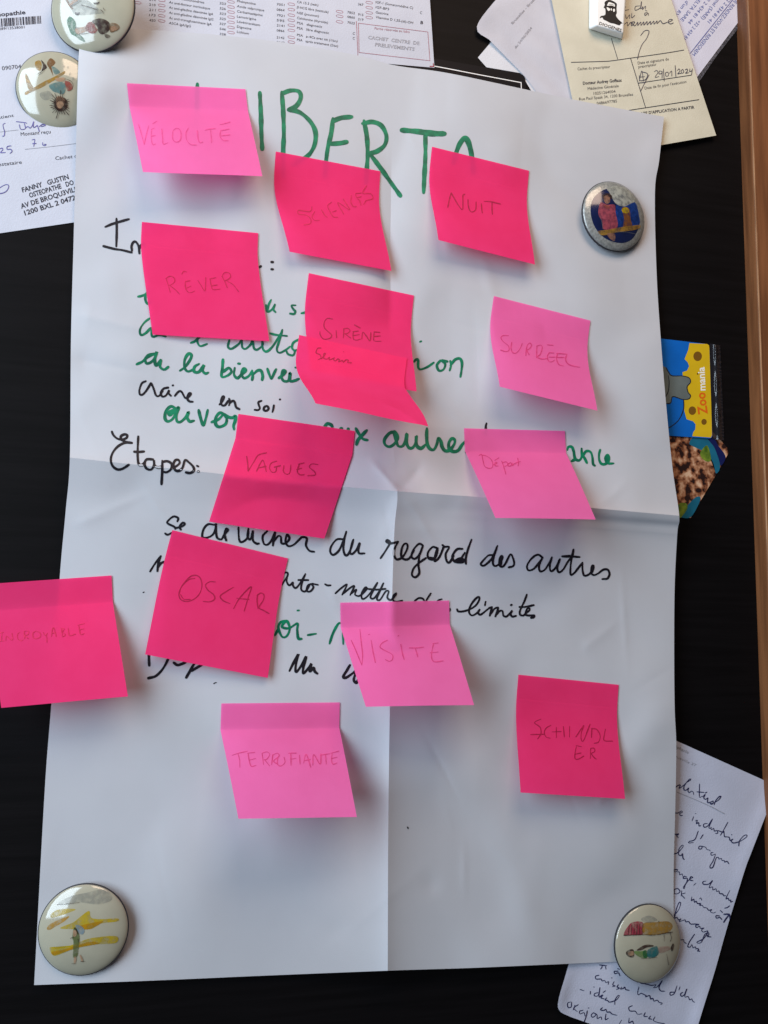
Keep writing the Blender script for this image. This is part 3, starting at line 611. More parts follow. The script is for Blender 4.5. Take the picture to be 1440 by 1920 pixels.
M_green = ink('green_marker', (0.0008, 0.18, 0.085), (0.0005, 0.085, 0.046), 170, 0.5)
M_black = ink('black_marker', (0.006, 0.005, 0.009), (0.010, 0.009, 0.013), 200, 0.5)
TITLE = [(s, 8.2) for s in zs(240, 0, 2.4, [
    [(312, 379), (310, 500), (305, 620), (300, 700), (380, 712)], [(593, 417), (598, 520), (600, 600), (604, 672)], [(692, 416), (698, 500), (701, 600), (698, 680), (698, 800)],
    [(692, 422), (730, 408), (768, 412), (777, 440), (758, 476), (722, 494)], [(722, 494), (772, 506), (818, 545), (842, 590), (842, 640), (826, 680), (800, 708), (740, 745)],
    [(922, 535), (914, 600), (900, 660), (892, 715), (885, 800)], [(922, 545), (958, 531), (1006, 526)], [(905, 648), (950, 645), (985, 639)],
    [(1062, 545), (1075, 620), (1078, 700), (1075, 750), (1070, 830)], [(1056, 556), (1100, 549), (1140, 566), (1162, 610), (1155, 652), (1122, 680), (1088, 690)], [(1090, 695), (1140, 762), (1190, 832), (1226, 882)],
    [(1338, 605), (1338, 700), (1333, 800), (1330, 866)]])]
TITLE += [(s, 10.5) for s in zs(240, 0, 2.4, [[(1232, 586), (1300, 592), (1370, 601), (1424, 602)]])]
TITLE += [(s, 9.5) for s in zs(760, 0, 2.118, [[(190, 650), (204, 600), (218, 568), (236, 549), (250, 566), (262, 612), (270, 690)]])]
G2 = zs(240, 530, 4.0, [
    [(75, 105), (100, 100), (135, 85), (152, 58)], [(130, 88), (130, 130), (146, 158), (180, 150)], [(1035, 168), (1045, 216), (1075, 205), (1102, 163), (1090, 200), (1106, 222)], [(1045, 215), (1055, 165), (1072, 130)],
    [(1256, 170), (1226, 172), (1240, 200), (1254, 215), (1245, 235), (1214, 232)], [(1300, 230), (1340, 220), (1370, 190)],
    [(162, 268), (122, 300), (90, 350), (96, 392), (130, 380), (172, 343), (176, 392), (190, 406), (232, 395), (282, 405)],
    [(470, 452), (500, 440), (545, 400), (522, 420), (520, 446), (542, 476), (592, 460)], [(760, 430), (750, 480), (776, 496), (828, 462), (852, 432), (856, 482), (880, 497), (918, 466), (934, 440), (945, 492), (970, 502), (1010, 468), (1006, 440), (1012, 498), (1042, 516), (1092, 468), (1152, 368)],
    [(1157, 354), (1136, 430), (1116, 500), (1136, 526), (1180, 506), (1214, 480)], [(1066, 380), (1110, 392), (1192, 400)], [(1285, 424), (1240, 450), (1230, 490), (1250, 515), (1236, 545), (1200, 536), (1186, 510)], [(1245, 512), (1300, 498)]])
G3 = zs(240, 530, 4.0, [
    [(65, 612), (110, 590), (150, 545), (205, 535), (178, 540), (130, 570), (140, 606), (180, 590), (205, 550), (216, 518), (200, 580), (212, 620), (246, 580), (240, 630), (270, 652), (302, 632)],
    [(390, 660), (430, 630), (470, 570), (474, 540), (450, 536), (425, 580), (425, 640), (450, 666), (492, 650)], [(532, 610), (500, 630), (495, 666), (530, 670), (566, 625), (570, 618), (560, 660), (580, 682), (600, 675)],
    [(712, 576), (708, 640), (702, 704), (740, 700), (775, 670), (756, 640), (715, 668)], [(800, 640), (795, 690), (820, 716), (850, 690), (882, 660), (866, 646), (850, 682), (870, 716), (905, 700), (930, 664)], [(832, 607)],
    [(930, 660), (935, 700), (930, 730)], [(935, 692), (970, 660), (998, 662), (1010, 702), (1005, 730)], [(1045, 646), (1060, 690), (1075, 720), (1095, 680), (1110, 650)],
    [(1130, 716), (1165, 690), (1180, 666), (1160, 660), (1150, 702), (1166, 736), (1202, 735), (1215, 680), (1215, 736), (1250, 735), (1280, 722)], [(1262, 637)], [(1315, 650), (1316, 720), (1332, 752)]])
G4 = zs(240, 700, 4.5, [[(412, 302), (362, 280), (320, 320), (312, 380), (336, 406), (376, 385), (402, 335), (392, 308), (345, 330), (358, 350), (425, 290), (410, 350), (412, 402), (442, 410), (490, 368), (510, 330), (500, 372), (520, 406), (556, 400)],
    [(596, 310), (610, 370), (634, 436), (656, 380), (672, 310)], [(705, 412), (760, 390), (792, 358), (800, 340), (770, 335), (740, 376), (740, 430), (770, 452), (820, 430), (832, 385), (806, 345), (850, 370), (882, 374), (905, 362), (904, 400), (890, 440), (894, 472)]])
G5 = zs(640, 760, 5.538, [[(150, 240), (190, 310), (225, 350), (270, 362)], [(262, 260), (215, 310), (172, 360), (156, 408)], [(-10, 242), (5, 240)], [(66, 246), (74, 246)],
    [(545, 276), (500, 290), (450, 350), (450, 402), (490, 430), (540, 410), (582, 350), (570, 300), (545, 276), (570, 370), (590, 422), (632, 425), (662, 380), (678, 300), (676, 380), (700, 440), (740, 440), (770, 390), (778, 322), (776, 392), (792, 432), (830, 446), (872, 410)],
    [(888, 242), (885, 320), (892, 402), (920, 452), (960, 460), (992, 400), (1006, 342), (1032, 372), (1046, 432), (1080, 474), (1130, 460), (1172, 400), (1175, 358), (1145, 346), (1115, 392), (1120, 450), (1160, 480), (1212, 468), (1252, 410), (1286, 374)], [(1296, 490), (1315, 486)]])
G5 += zs(540, 500, 4.0, [[(275, 1198), (295, 1178), (320, 1185), (332, 1200)], [(475, 1300), (485, 1298)]])
G6 = zs(540, 500, 4.0, [[(945, 712), (962, 696), (976, 702), (976, 750), (992, 770), (1042, 754), (1092, 720)], [(990, 563), (998, 560)], [(1142, 704), (1116, 740), (1132, 780), (1166, 770), (1178, 730), (1152, 704), (1195, 712)], [(1212, 778), (1222, 740), (1216, 708)], [(1218, 740), (1252, 698), (1288, 690), (1304, 722), (1300, 780), (1292, 826)]])
G7 = zs(1020, 790, 9.0, [[(395, 480), (405, 440), (436, 425), (475, 442), (500, 510), (512, 590), (532, 640), (590, 660), (632, 600), (632, 472)], [(465, 672), (500, 655), (530, 642)], [(632, 462), (640, 560), (682, 622), (722, 702)], [(660, 580), (692, 520), (740, 500), (792, 530), (816, 620), (826, 720), (856, 748)],
    [(945, 482), (926, 560), (930, 650), (962, 712), (1020, 724), (1080, 680), (1088, 610), (1066, 572), (1032, 620), (1052, 690), (1100, 712), (1168, 710)], [(1062, 590), (1060, 680)]])
G8 = zs(260, 1130, 3.13, [[(868, 106), (832, 116), (820, 150), (842, 200), (870, 194), (886, 150), (868, 108), (840, 140), (880, 150), (930, 122), (930, 160), (936, 208), (956, 212)], [(932, 46), (940, 45)], [(992, 190), (1040, 182)], [(1120, 240), (1140, 180), (1170, 125), (1188, 120)], [(1200, 170), (1200, 242)], [(800, 190), (815, 160)]])
BL = []
BL.append([(s, 4.6) for s in zs(180, 400, 6, [[(230, 60), (233, 150), (232, 260), (228, 372)], [(105, 153), (170, 125), (250, 100), (370, 66)], [(82, 369), (200, 400), (300, 416), (402, 442)], [(404, 420), (400, 370), (416, 330), (440, 318), (465, 342), (482, 385), (488, 452)], [(488, 400), (502, 365), (535, 350), (560, 380)]])])
BL.append([(s, 5.0) for s in zs(160, 380, 2.667, [[(934, 297)], [(934, 333)], [(872, 322), (878, 318)]])])
BL.append([(s, 4.2) for s in zs(240, 700, 4.5, [[(150, 66), (116, 85), (96, 140), (100, 176), (122, 180), (155, 145), (186, 95), (196, 86), (216, 130), (236, 186), (262, 190), (292, 150)], [(340, 120), (300, 130), (276, 166), (290, 196), (320, 186), (346, 144), (342, 168), (362, 190)], [(375, 103), (381, 101)],
    [(395, 190), (420, 160), (440, 150), (456, 162), (480, 205), (500, 206), (522, 188), (530, 170), (514, 170), (500, 210), (516, 236), (546, 240)], [(772, 264), (800, 230), (812, 200), (798, 194), (785, 230), (790, 266), (816, 270), (845, 232)], [(852, 214), (860, 236), (852, 270)], [(860, 250), (885, 232), (900, 246), (912, 286), (940, 303)],
    [(1126, 232), (1100, 244), (1104, 270), (1112, 296), (1096, 310), (1068, 308)], [(1172, 274), (1150, 285), (1145, 308), (1165, 316), (1186, 300), (1178, 278)], [(1230, 270), (1225, 300), (1218, 326)], [(1279, 221), (1284, 220)]])])
BL.append([(s, 4.7) for s in zs(180, 780, 6, [[(178, 176), (196, 216), (240, 255), (300, 265), (344, 245), (350, 216), (316, 208), (280, 230), (286, 266), (330, 290), (404, 303)], [(404, 303), (330, 301), (250, 340), (190, 410), (166, 490), (186, 560), (240, 600), (302, 590), (370, 546)],
    [(475, 230), (470, 330), (468, 450), (480, 540), (522, 550), (562, 500)], [(428, 403), (480, 405), (540, 400)], [(642, 490), (570, 490), (546, 540), (570, 592), (622, 600), (652, 550), (650, 500), (660, 560), (700, 580), (736, 570)],
    [(745, 506), (745, 600), (740, 700), (736, 768)], [(745, 520), (802, 510), (850, 542), (840, 600), (792, 632), (760, 626)], [(850, 590), (902, 566), (940, 530), (926, 496), (890, 500), (870, 550), (890, 606), (930, 616), (972, 584), (1000, 500), (1040, 520), (1090, 570), (1100, 612), (1060, 640), (1010, 634)], [(1135, 562), (1150, 570)], [(1145, 625), (1155, 624)]])])
BL.append([(s, 4.2) for s in zs(280, 940, 4, [[(210, 150), (216, 126), (180, 114), (136, 150), (142, 168), (186, 190), (195, 206)], [(192, 200), (240, 190), (266, 170), (250, 160), (226, 190), (236, 212)], [(118, 240), (136, 250), (170, 234)], [(484, 176), (440, 172), (406, 210), (398, 268), (440, 270), (482, 240), (502, 172)], [(497, 170), (502, 250), (512, 276), (540, 284), (560, 250), (590, 216), (575, 205), (564, 250), (576, 294)],
    [(668, 195), (670, 260), (680, 302), (706, 300), (736, 270), (742, 205)], [(742, 210), (736, 262), (756, 286), (776, 222), (776, 290), (802, 316), (822, 316)], [(885, 222), (850, 260), (856, 312), (880, 326), (910, 300), (942, 232)], [(945, 236), (930, 302), (926, 332)], [(930, 302), (966, 260), (986, 270), (990, 312), (1020, 314), (1050, 280), (1032, 250), (1020, 300), (1040, 335), (1080, 326), (1120, 290), (1146, 268), (1180, 280), (1174, 330), (1200, 370), (1236, 378)],
    [(5, 526), (40, 470), (86, 410)], [(86, 412), (66, 470), (60, 524)], [(60, 502), (86, 465), (120, 450)]])])
BL.append([(s, 4.2) for s in zs(600, 980, 4.8, [[(205, 148), (150, 152), (102, 210), (92, 262), (120, 290), (170, 250), (206, 170), (236, 80)], [(236, 80), (216, 170), (210, 242), (226, 290), (252, 285), (282, 220), (300, 152)], [(298, 155), (280, 210), (270, 270), (292, 280), (330, 240), (356, 186), (345, 242), (352, 275), (400, 276)],
    [(545, 320), (592, 250), (630, 180), (605, 156), (598, 172), (640, 186), (702, 170)], [(702, 172), (672, 230), (666, 290), (690, 330), (740, 310), (782, 240), (784, 195), (760, 190), (736, 230), (730, 302), (760, 330), (802, 320), (845, 250)],
    [(926, 205), (890, 190), (842, 240), (822, 302), (850, 325), (892, 290), (925, 208), (895, 292), (885, 380), (892, 452), (858, 490), (826, 470), (842, 410), (892, 360), (952, 318)], [(1050, 226), (1010, 220), (970, 270), (976, 320), (1020, 330), (1050, 280), (1056, 226), (1030, 312), (1032, 346), (1072, 310), (1116, 210)],
    [(1100, 200), (1120, 216), (1160, 220), (1130, 282), (1140, 346), (1166, 355), (1202, 298)], [(1282, 235), (1230, 240), (1190, 302), (1210, 350), (1250, 345), (1302, 270)], [(1362, 152), (1330, 240), (1310, 322), (1312, 370)]])])
BL[-1] += [(s, 6.0) for s in zs(600, 980, 4.8, [[(1210, 345), (1262, 325), (1298, 340)], [(1220, 352), (1285, 352)], [(985, 318), (1030, 326)]])]
BL.append([(s, 4.0) for s in zs(880, 1000, 5.143, [[(230, 210), (180, 215), (122, 275), (110, 300), (142, 310), (202, 260), (236, 200), (270, 120)], [(266, 128), (236, 220), (226, 290), (250, 315), (292, 288), (320, 232), (308, 216), (290, 250), (292, 310), (322, 320), (352, 280), (390, 206), (410, 216), (430, 280), (420, 315), (376, 328)],
    [(706, 235), (660, 206), (602, 240), (556, 310), (570, 356), (622, 340), (682, 270), (706, 232)], [(702, 238), (672, 310), (680, 365), (722, 354), (762, 298), (796, 230)], [(794, 232), (775, 312), (786, 365), (832, 330), (872, 248)], [(870, 250), (846, 330), (862, 375), (902, 350), (952, 268), (990, 220), (1003, 155)], [(1003, 155), (986, 230), (975, 320), (976, 398), (1012, 380), (1052, 330), (1090, 282)], [(895, 222), (970, 222), (1062, 228)],
    [(1090, 284), (1090, 350), (1106, 405), (1150, 396), (1190, 350), (1195, 310), (1178, 320), (1174, 380), (1200, 402), (1242, 385), (1290, 350), (1332, 350), (1350, 390), (1330, 434), (1280, 440)]])])
BL[-1] += [(s, 5.6) for s in zs(880, 1000, 5.143, [[(895, 222), (975, 220)], [(305, 240), (300, 300)], [(1190, 330), (1182, 370)]])]
BL.append([(s, 3.6) for s in zs(500, 1050, 4, [[(100, 110), (135, 95), (156, 96), (155, 120), (130, 160), (115, 185)], [(155, 116), (150, 162), (170, 190), (196, 168), (196, 190), (216, 210), (246, 180), (290, 104)], [(290, 106), (262, 180), (260, 224), (290, 234), (322, 188)], [(236, 150), (312, 150)], [(346, 176), (310, 190), (300, 230), (326, 235), (350, 205), (340, 180), (384, 186)], [(437, 181), (455, 190), (480, 190)],
    [(515, 250), (560, 210), (602, 184), (566, 260)], [(570, 254), (630, 206), (656, 198), (626, 262)], [(630, 254), (672, 222), (662, 258), (690, 270), (722, 250), (750, 216), (740, 206), (712, 250), (716, 290), (746, 280), (790, 230), (830, 170)], [(830, 172), (800, 230), (778, 278), (802, 288), (842, 240), (876, 174)], [(874, 176), (846, 240), (826, 290), (850, 298), (892, 236), (915, 236), (905, 280), (930, 300), (960, 270), (970, 250), (950, 266), (946, 300), (972, 312), (1016, 304)], [(740, 214), (820, 222), (892, 216)],
    [(1105, 320), (1115, 302), (1142, 285), (1170, 290), (1182, 310)], [(1230, 250), (1206, 285), (1190, 315)], [(1270, 320), (1290, 300), (1312, 293)], [(1366, 376), (1376, 374)]])])
BL.append([(s, 4.0) for s in zs(820, 1090, 7.2, [[(265, 376), (280, 404), (340, 406), (430, 380), (512, 330), (560, 260), (564, 214), (530, 222), (470, 290), (430, 370), (432, 430), (470, 460), (532, 428), (570, 380)], [(570, 382), (550, 420), (572, 450), (612, 430), (700, 360), (738, 348)], [(650, 274), (641, 324)],
    [(735, 352), (720, 410), (706, 464)], [(712, 448), (770, 370), (818, 356), (800, 420), (782, 474)], [(788, 456), (840, 400), (878, 402), (890, 460), (930, 474), (982, 428), (1005, 398)], [(1005, 402), (986, 442), (1012, 475), (1060, 465)], [(990, 322), (1004, 316)],
    [(1205, 178), (1180, 250), (1142, 330), (1112, 402), (1116, 450), (1160, 460), (1202, 420)], [(1105, 345), (1180, 345), (1300, 320)], [(1190, 430), (1240, 390), (1240, 362), (1210, 370), (1190, 420), (1202, 456), (1270, 460), (1304, 460), (1300, 482), (1260, 492)], [(170, 372), (166, 398)]])])
BL.append([(s, 5.0) for s in zs(260, 1130, 3.13, [[(885, 400), (910, 350), (936, 304), (930, 322), (920, 382), (926, 406), (960, 360), (982, 318), (966, 380), (966, 415), (1000, 378), (1012, 360), (1004, 402), (1026, 382), (1032, 402), (1048, 416)], [(1240, 366), (1220, 400), (1200, 434), (1216, 440), (1256, 414), (1278, 398), (1262, 450), (1276, 470), (1288, 452)],
    [(60, 290), (60, 330), (62, 370)], [(180, 300), (170, 336), (140, 390), (100, 430), (55, 443)], [(205, 352), (230, 366), (275, 350)], [(330, 350), (318, 370), (300, 402), (278, 440)], [(310, 400), (350, 376), (372, 365)]])])
BL.append([(s, 1.8) for s in zs(260, 1130, 3.13, [[(440, 476), (448, 470), (456, 469)]])]+[(np.array([(764, 1551), (765, 1553)], float), 3.0), (np.array([(268, 1111), (270, 1110)], float), 2.2)])
BL.append([(s, 4.6) for s in zs(860, 790, 7.2, [[(375, 28), (366, 60), (364, 95), (362, 180)]])])
LETTERS = [TITLE[0:1], TITLE[1:2], TITLE[2:5], TITLE[5:8], TITLE[8:11], TITLE[11:13], TITLE[13:]]
for g in LETTERS: write(POS, 'green_letter', g, M_green, poster, 0.12, 0.1)
for g, w in ((G2, 4.2), (G6, 4.8), (G3, 5.3), (G4, 5.5), (G5, 6.0), (G7, 5.0), (G8, 4.6)):
    words(POS, 'green_word', [(s, w) for s in g], M_green, poster, 9.0, taper=0.7, jit=0.14)
for g in BL: words(POS, 'black_word', g, M_black, poster, 9.0, taper=0.8, jit=0.10)
# ================================================================== sticky notes
class Note(Surf):
    """glued strip lying on `base` (height function of pixels), the rest lifted off; far-corner heights follow from the 76 mm sheet size"""
    lo, hi = -0.1, 1.1
    strip = 0.21
    def __init__(s, g1, g2, f2, f1, base, bulge=1.5, wav=0.3, seed=0, clr=0.75, L=60.0, smm=16.0, curl=0.0, far=None):
        px = np.array([g1, g2, f2, f1], float); s.strip = smm/(smm+L); s.px = px; s.bulge = bulge; s.wav = wav; s.seed = seed
        G = P(px[:2], base(px[:2])+clr)
        ax = G[1]-G[0]; W = np.linalg.norm(ax); ax /= W
        dn = np.cross(ax, np.array([0, 1.0, 0])); dn /= np.linalg.norm(dn)
        ref = P(px[3:4], 8.0)[0]-G[0]
        if dn @ ref < 0: dn = -dn
        C = np.vstack([G[0]+dn*smm/1000, G[1]+dn*smm/1000]); cp = proj(C); C = P(cp, base(cp)+clr)
        s.curl = curl; s.dn = dn*L/1000; given = far; far = []
        for c, f in ((C[0], px[3]), (C[1], px[2])):
            hs = np.linspace(1, 70, 700); w = P(np.tile(f, (700, 1)), hs); d = np.linalg.norm(w-c, axis=1)*1000-L*0.985
            k = np.where((d[:-1] <= 0) & (d[1:] > 0))[0]
            far.append(hs[k[-1]] if len(k) else hs[np.argmin(np.abs(d))])
        b = base(px[2:4])+1.0
        far = np.maximum(far, [b[1], b[0]])
        if abs(far[0]-far[1]) > 9: m = far.mean(); far = m+np.clip(far-m, -4.5, 4.5)
        if given is not None: far = base(px[[3, 2]])+np.array(given)
        s.far = far; s.base = base; s.clr = clr
        s.G, s.C, s.Fr = G, C, P(px[[3, 2]], far)
    def pos(s, a, b):
        # paper bends rather than breaks at the end of the glued strip
        w = np.minimum(0.075 if s.curl > 0 else 0.014, np.clip(np.minimum(b, 1-b), 0, 1))
        return (s.raw(a, b)*2+s.raw(a, b-w)+s.raw(a, b+w)+s.raw(a, b-0.5*w)*1.5+s.raw(a, b+0.5*w)*1.5)/7.0
    def raw(s, a, b):
        a1 = a[:, None]; k = s.strip
        g = s.G[0]*(1-a1)+s.G[1]*a1; c = s.C[0]*(1-a1)+s.C[1]*a1; f = s.Fr[0]*(1-a1)+s.Fr[1]*a1
        ts = (b/k)[:, None]; st = g*(1-ts)+c*ts
        # the strip follows what it is stuck to
        pp = proj(st); hb = s.base(pp)+s.clr; st2 = P(pp, hb)
        tf = ((b-k)/(1-k))[:, None]
        n = np.cross(s.C[1]-s.C[0], s.Fr[0]-s.C[0]); n /= np.linalg.norm(n); n = n if n[1] < 0 else -n
        fl = c*(1-tf)+f*tf + n*(s.bulge*4*tf*(1-tf)+s.wav*np.sin(a*4+s.seed)[:, None]*tf*np.sin(tf*3+s.seed))/1000
        if s.curl > 0:      # leaves the glued strip without a crease and curls outwards
            t = tf; he = c*(2*t**3-3*t**2+1)+f*(-2*t**3+3*t**2)+s.dn*(t**3-2*t**2+t)+(f-c)*1.15*(t**3-t**2)
            fl = fl*(1-s.curl)+he*s.curl
        cc = proj(c); dh = P(cc, s.base(cc)+s.clr)-c
        fl = fl+dh*np.clip(1-tf*3, 0, 1)
        q = proj(fl); hq = s.base(q)+s.clr+0.25*np.clip(tf[:, 0]*3, 0, 1); hf = -fl[:, 1]*1000
        d = hf-hq; soft = hq+np.where(d > 1.5, d, 0.5*(d+np.sqrt(d*d+0.3))*np.where(d > 1.5, 1, 1))
        fl = np.where((d < 1.5)[:, None], P(q, np.maximum(soft, hq)), fl)
        return np.where(b[:, None] <= k, st2, fl)
def poster_h():
    # fast look-up of the poster's height by pixel
    xs, ys = np.arange(0, 1441, 6.0), np.arange(0, 1921, 6.0)
    X, Y = np.meshgrid(xs, ys); q = np.c_[X.ravel(), Y.ravel()]
    st = POS.inv(q); ok = (np.linalg.norm(proj(POS.pos(st[:, 0], st[:, 1]))-q, axis=1) < 1.5).reshape(X.shape)
    H = (-POS.pos(st[:, 0], st[:, 1])[:, 1]*1000).reshape(X.shape)
    for r in range(H.shape[0]):          # beyond the paper's edge carry the edge height on
        if ok[r].any(): k = np.where(ok[r])[0]; H[r] = np.interp(np.arange(H.shape[1]), k, H[r, k])
        elif r: H[r] = H[r-1]
    def f(px):
        px = np.atleast_2d(px); x = np.clip(px[:, 0]/6, 0, len(xs)-1.001); y = np.clip(px[:, 1]/6, 0, len(ys)-1.001)
        i, j = x.astype(int), y.astype(int); u, v = x-i, y-j
        return (H[j, i]*(1-u)+H[j, i+1]*u)*(1-v)+(H[j+1, i]*(1-u)+H[j+1, i+1]*u)*v
    return f
PH = poster_h()
M_hot = paper('hot_pink_note', (0.97, 0.050, 0.215), (0.95, 0.044, 0.20), 0.42, 0.022, 60, 0.15, 1200)
M_lt = paper('light_pink_note', (0.97, 0.185, 0.49), (0.95, 0.175, 0.47), 0.42, 0.05, 60, 0.15, 1200)
I_hot = ink('pencil_on_hot_pink', (0.42, 0.009, 0.052), (0.58, 0.013, 0.075), 500)
I_hot2 = ink('pen_on_hot_pink', (0.29, 0.006, 0.040), (0.42, 0.009, 0.056), 500)
I_faint = ink('faint_pencil_on_hot_pink', (0.46, 0.010, 0.058), (0.62, 0.016, 0.085), 500)
I_lt = ink('pencil_on_light_pink', (0.50, 0.028, 0.14), (0.66, 0.055, 0.21), 500)
I_ltf = ink('faint_pencil_on_light_pink', (0.60, 0.050, 0.20), (0.74, 0.080, 0.27), 500)
GRP = 'pink sticky notes each with one handwritten word'
def note(label, corners, m, base, word, wm, w=2.0, bulge=1.5, **kw):
    n = Note(*corners, base, bulge=bulge, **kw)
    k = n.strip
    tt = np.unique(np.r_[np.linspace(0, k-0.012, 9), k-0.006, k, k+0.006, np.linspace(k+0.015, 1, 44)])
    o = n.grid('sticky_note', 44, 0, m, None, tt)
    tag(o, label, 'sticky note', GRP)
    print('note', label[:40], 'far h', np.round(n.far, 1))
    if word: write(n, 'handwritten_word', [(s, w) for s in word], wm, o, 0.16, 0.1, 0.6, 0.2)
    return n, o
note('light pink note lettered VÉLOCITÉ over the start of the green title', [(238, 156), (460, 167), (492, 331), (268, 322)], M_lt, PH, zs(240, 180, 5.538, [[(110, 300), (140, 400), (168, 505)], [(168, 505), (190, 400), (215, 310)], [(255, 290), (300, 263)], [(245, 350), (240, 430), (255, 505), (285, 500)], [(240, 348), (275, 335)], [(245, 420), (285, 412)], [(350, 345), (358, 430), (366, 500), (415, 487)],
    [(500, 335), (465, 370), (465, 450), (500, 480), (540, 460), (550, 390), (530, 345), (498, 337)], [(625, 335), (600, 390), (610, 460), (650, 505), (710, 510)], [(718, 360), (725, 440), (745, 486), (775, 480)], [(800, 357), (840, 345), (905, 340)], [(855, 350), (862, 420), (866, 485)], [(955, 300), (1060, 272)], [(960, 360), (1050, 345)], [(965, 415), (1060, 405)], [(960, 365), (955, 420), (985, 460), (1040, 465)]]), I_ltf, 1.5, 0.5, seed=1)
note('hot pink note with faint slanting word SCIENCES over the title letters', [(517, 284), (713, 321), (734, 508), (543, 472)], M_hot, PH, zs(510, 330, 6, [[(450, 345), (425, 400), (300, 388), (300, 430), (380, 440), (430, 480), (430, 535), (360, 550)], [(480, 400), (450, 460), (480, 500), (530, 500)], [(555, 380), (590, 440), (620, 465)], [(670, 295), (625, 335), (650, 400), (690, 460), (738, 465)], [(680, 405), (722, 390)], [(805, 430), (740, 300), (870, 380), (800, 260)], [(890, 220), (885, 290), (910, 340), (950, 345)],
    [(1000, 190), (940, 200), (955, 250), (985, 275)], [(960, 240), (1000, 232)], [(985, 280), (1000, 330)], [(1060, 110), (1020, 190), (1110, 200), (1130, 255), (1060, 275), (1030, 320)]]), I_faint, 1.8, 0, seed=2, curl=1.0)
note('hot pink note lettered NUIT below the last title letter A', [(810, 275), (992, 320), (1003, 496), (822, 450)], M_hot, PH, zs(810, 330, 9, [[(265, 530), (290, 400), (322, 285)], [(322, 285), (370, 370), (440, 490), (510, 570), (520, 450), (520, 330), (552, 310)], [(605, 400), (610, 500), (640, 590), (690, 605), (736, 560), (742, 440)], [(830, 470), (836, 550), (846, 625)], [(880, 428), (980, 432), (1080, 455), (1150, 472)], [(1010, 455), (1010, 550), (1015, 650)]]), I_hot2, 2.0, 0, seed=3, curl=1.0)
note('hot pink note with pencilled RÊVER beside the black capital I', [(266, 416), (484, 437), (505, 640), (286, 627)], M_hot, PH, zs(280, 490, 6.545, [[(205, 215), (228, 280), (256, 380)], [(202, 212), (250, 183), (300, 200), (310, 250), (270, 285), (232, 295)], [(255, 300), (320, 350), (372, 405)], [(398, 158), (420, 123), (456, 130)], [(442, 245), (440, 310), (460, 362), (500, 385), (556, 365)], [(440, 250), (480, 240), (500, 238)], [(450, 330), (510, 305)], [(595, 235), (630, 290), (666, 350), (685, 350), (690, 200)],
    [(745, 215), (755, 280), (780, 345), (870, 340)], [(740, 215), (815, 200)], [(760, 300), (832, 290)], [(895, 190), (925, 250), (956, 325)], [(890, 187), (920, 140), (980, 145), (995, 190), (960, 225), (922, 240)], [(960, 245), (1030, 290), (1096, 375)]]), I_hot, 1.5, -0.5, seed=4, curl=0.3)
sir, so = note('hot pink note lettered SIRÈNE with a second note stuck over its lower half', [(579, 512), (776, 554), (781, 734), (581, 700)], M_hot, PH, zs(570, 580, 6, [[(322, 110), (260, 104), (226, 150), (230, 210), (280, 260), (310, 292), (290, 326), (220, 335), (182, 290), (178, 250)], [(360, 240), (366, 320)], [(445, 220), (445, 270), (440, 325)], [(442, 222), (490, 214), (516, 240), (490, 270), (456, 275)], [(460, 275), (490, 300), (526, 325)], [(565, 175), (632, 211)], [(555, 250), (550, 302), (560, 340), (600, 346), (632, 335)], [(548, 252), (610, 245)], [(555, 296), (620, 285)],
    [(648, 335), (660, 260), (700, 302), (740, 355), (750, 260)], [(790, 255), (780, 310), (790, 355), (866, 360)], [(785, 254), (852, 260)], [(785, 306), (856, 300)]]), I_hot2, 1.7, 0, seed=5, curl=1.0)
def table(fn, x0, y0, x1, y1, st):
    xs, ys = np.arange(x0, x1, st), np.arange(y0, y1, st); X, Y = np.meshgrid(xs, ys); H = fn(np.c_[X.ravel(), Y.ravel()]).reshape(X.shape)
    def f(px):
        px = np.atleast_2d(px); x = np.clip((px[:, 0]-x0)/st, 0, len(xs)-1.001); y = np.clip((px[:, 1]-y0)/st, 0, len(ys)-1.001)
        i, j = x.astype(int), y.astype(int); u, v = x-i, y-j
        return (H[j, i]*(1-u)+H[j, i+1]*u)*(1-v)+(H[j+1, i]*(1-u)+H[j+1, i+1]*u)*v
    return f
SH = table(lambda px: np.maximum(sir.h(px), PH(px)+0.8), 540, 480, 840, 830, 5.0)
class LowerNote(Note):
    """its right side is creased and pulled forward at the bottom corner"""
    def pos(s, a, b):
        p = super().pos(a, b)
        k = np.clip((b-0.30)/0.7, 0, 1)
        e = np.exp(-((a-1)/0.22)**2)*np.sin(np.pi*np.clip(k, 0, 1)**0.8)
        p = p + (np.array([0.0030, -0.0005, 0.0])*e[:, None])
        p = p + np.array([0, -0.0010, 0])*(np.exp(-np.abs((a-0.80)-(k-0.75)*0.5)/0.09)*np.clip((k-0.45)*4, 0, 1))[:, None]
        return p + np.array([0, -0.0009, 0])*(np.sin(a*9+b*5)*k*0.6)[:, None]
_N = Note; Note = LowerNote
note('crumpled hot pink note with small cursive word stuck low on another note', [(561, 628), (763, 672), (802, 800), (592, 756)], M_hot, SH, zs(570, 580, 6, [[(190, 436), (152, 440), (135, 490), (175, 510), (190, 546), (156, 570)], [(190, 560), (216, 535), (240, 500), (222, 500), (220, 550), (262, 560), (285, 538), (282, 570), (310, 560), (342, 545), (328, 560), (350, 582), (380, 558), (396, 572), (390, 592), (430, 575), (440, 596), (470, 570), (496, 574), (490, 602), (532, 598), (524, 612)], [(444, 480)]]), I_hot2, 1.5, 1.0, seed=6, clr=0.8, curl=0.6)
Note = _N
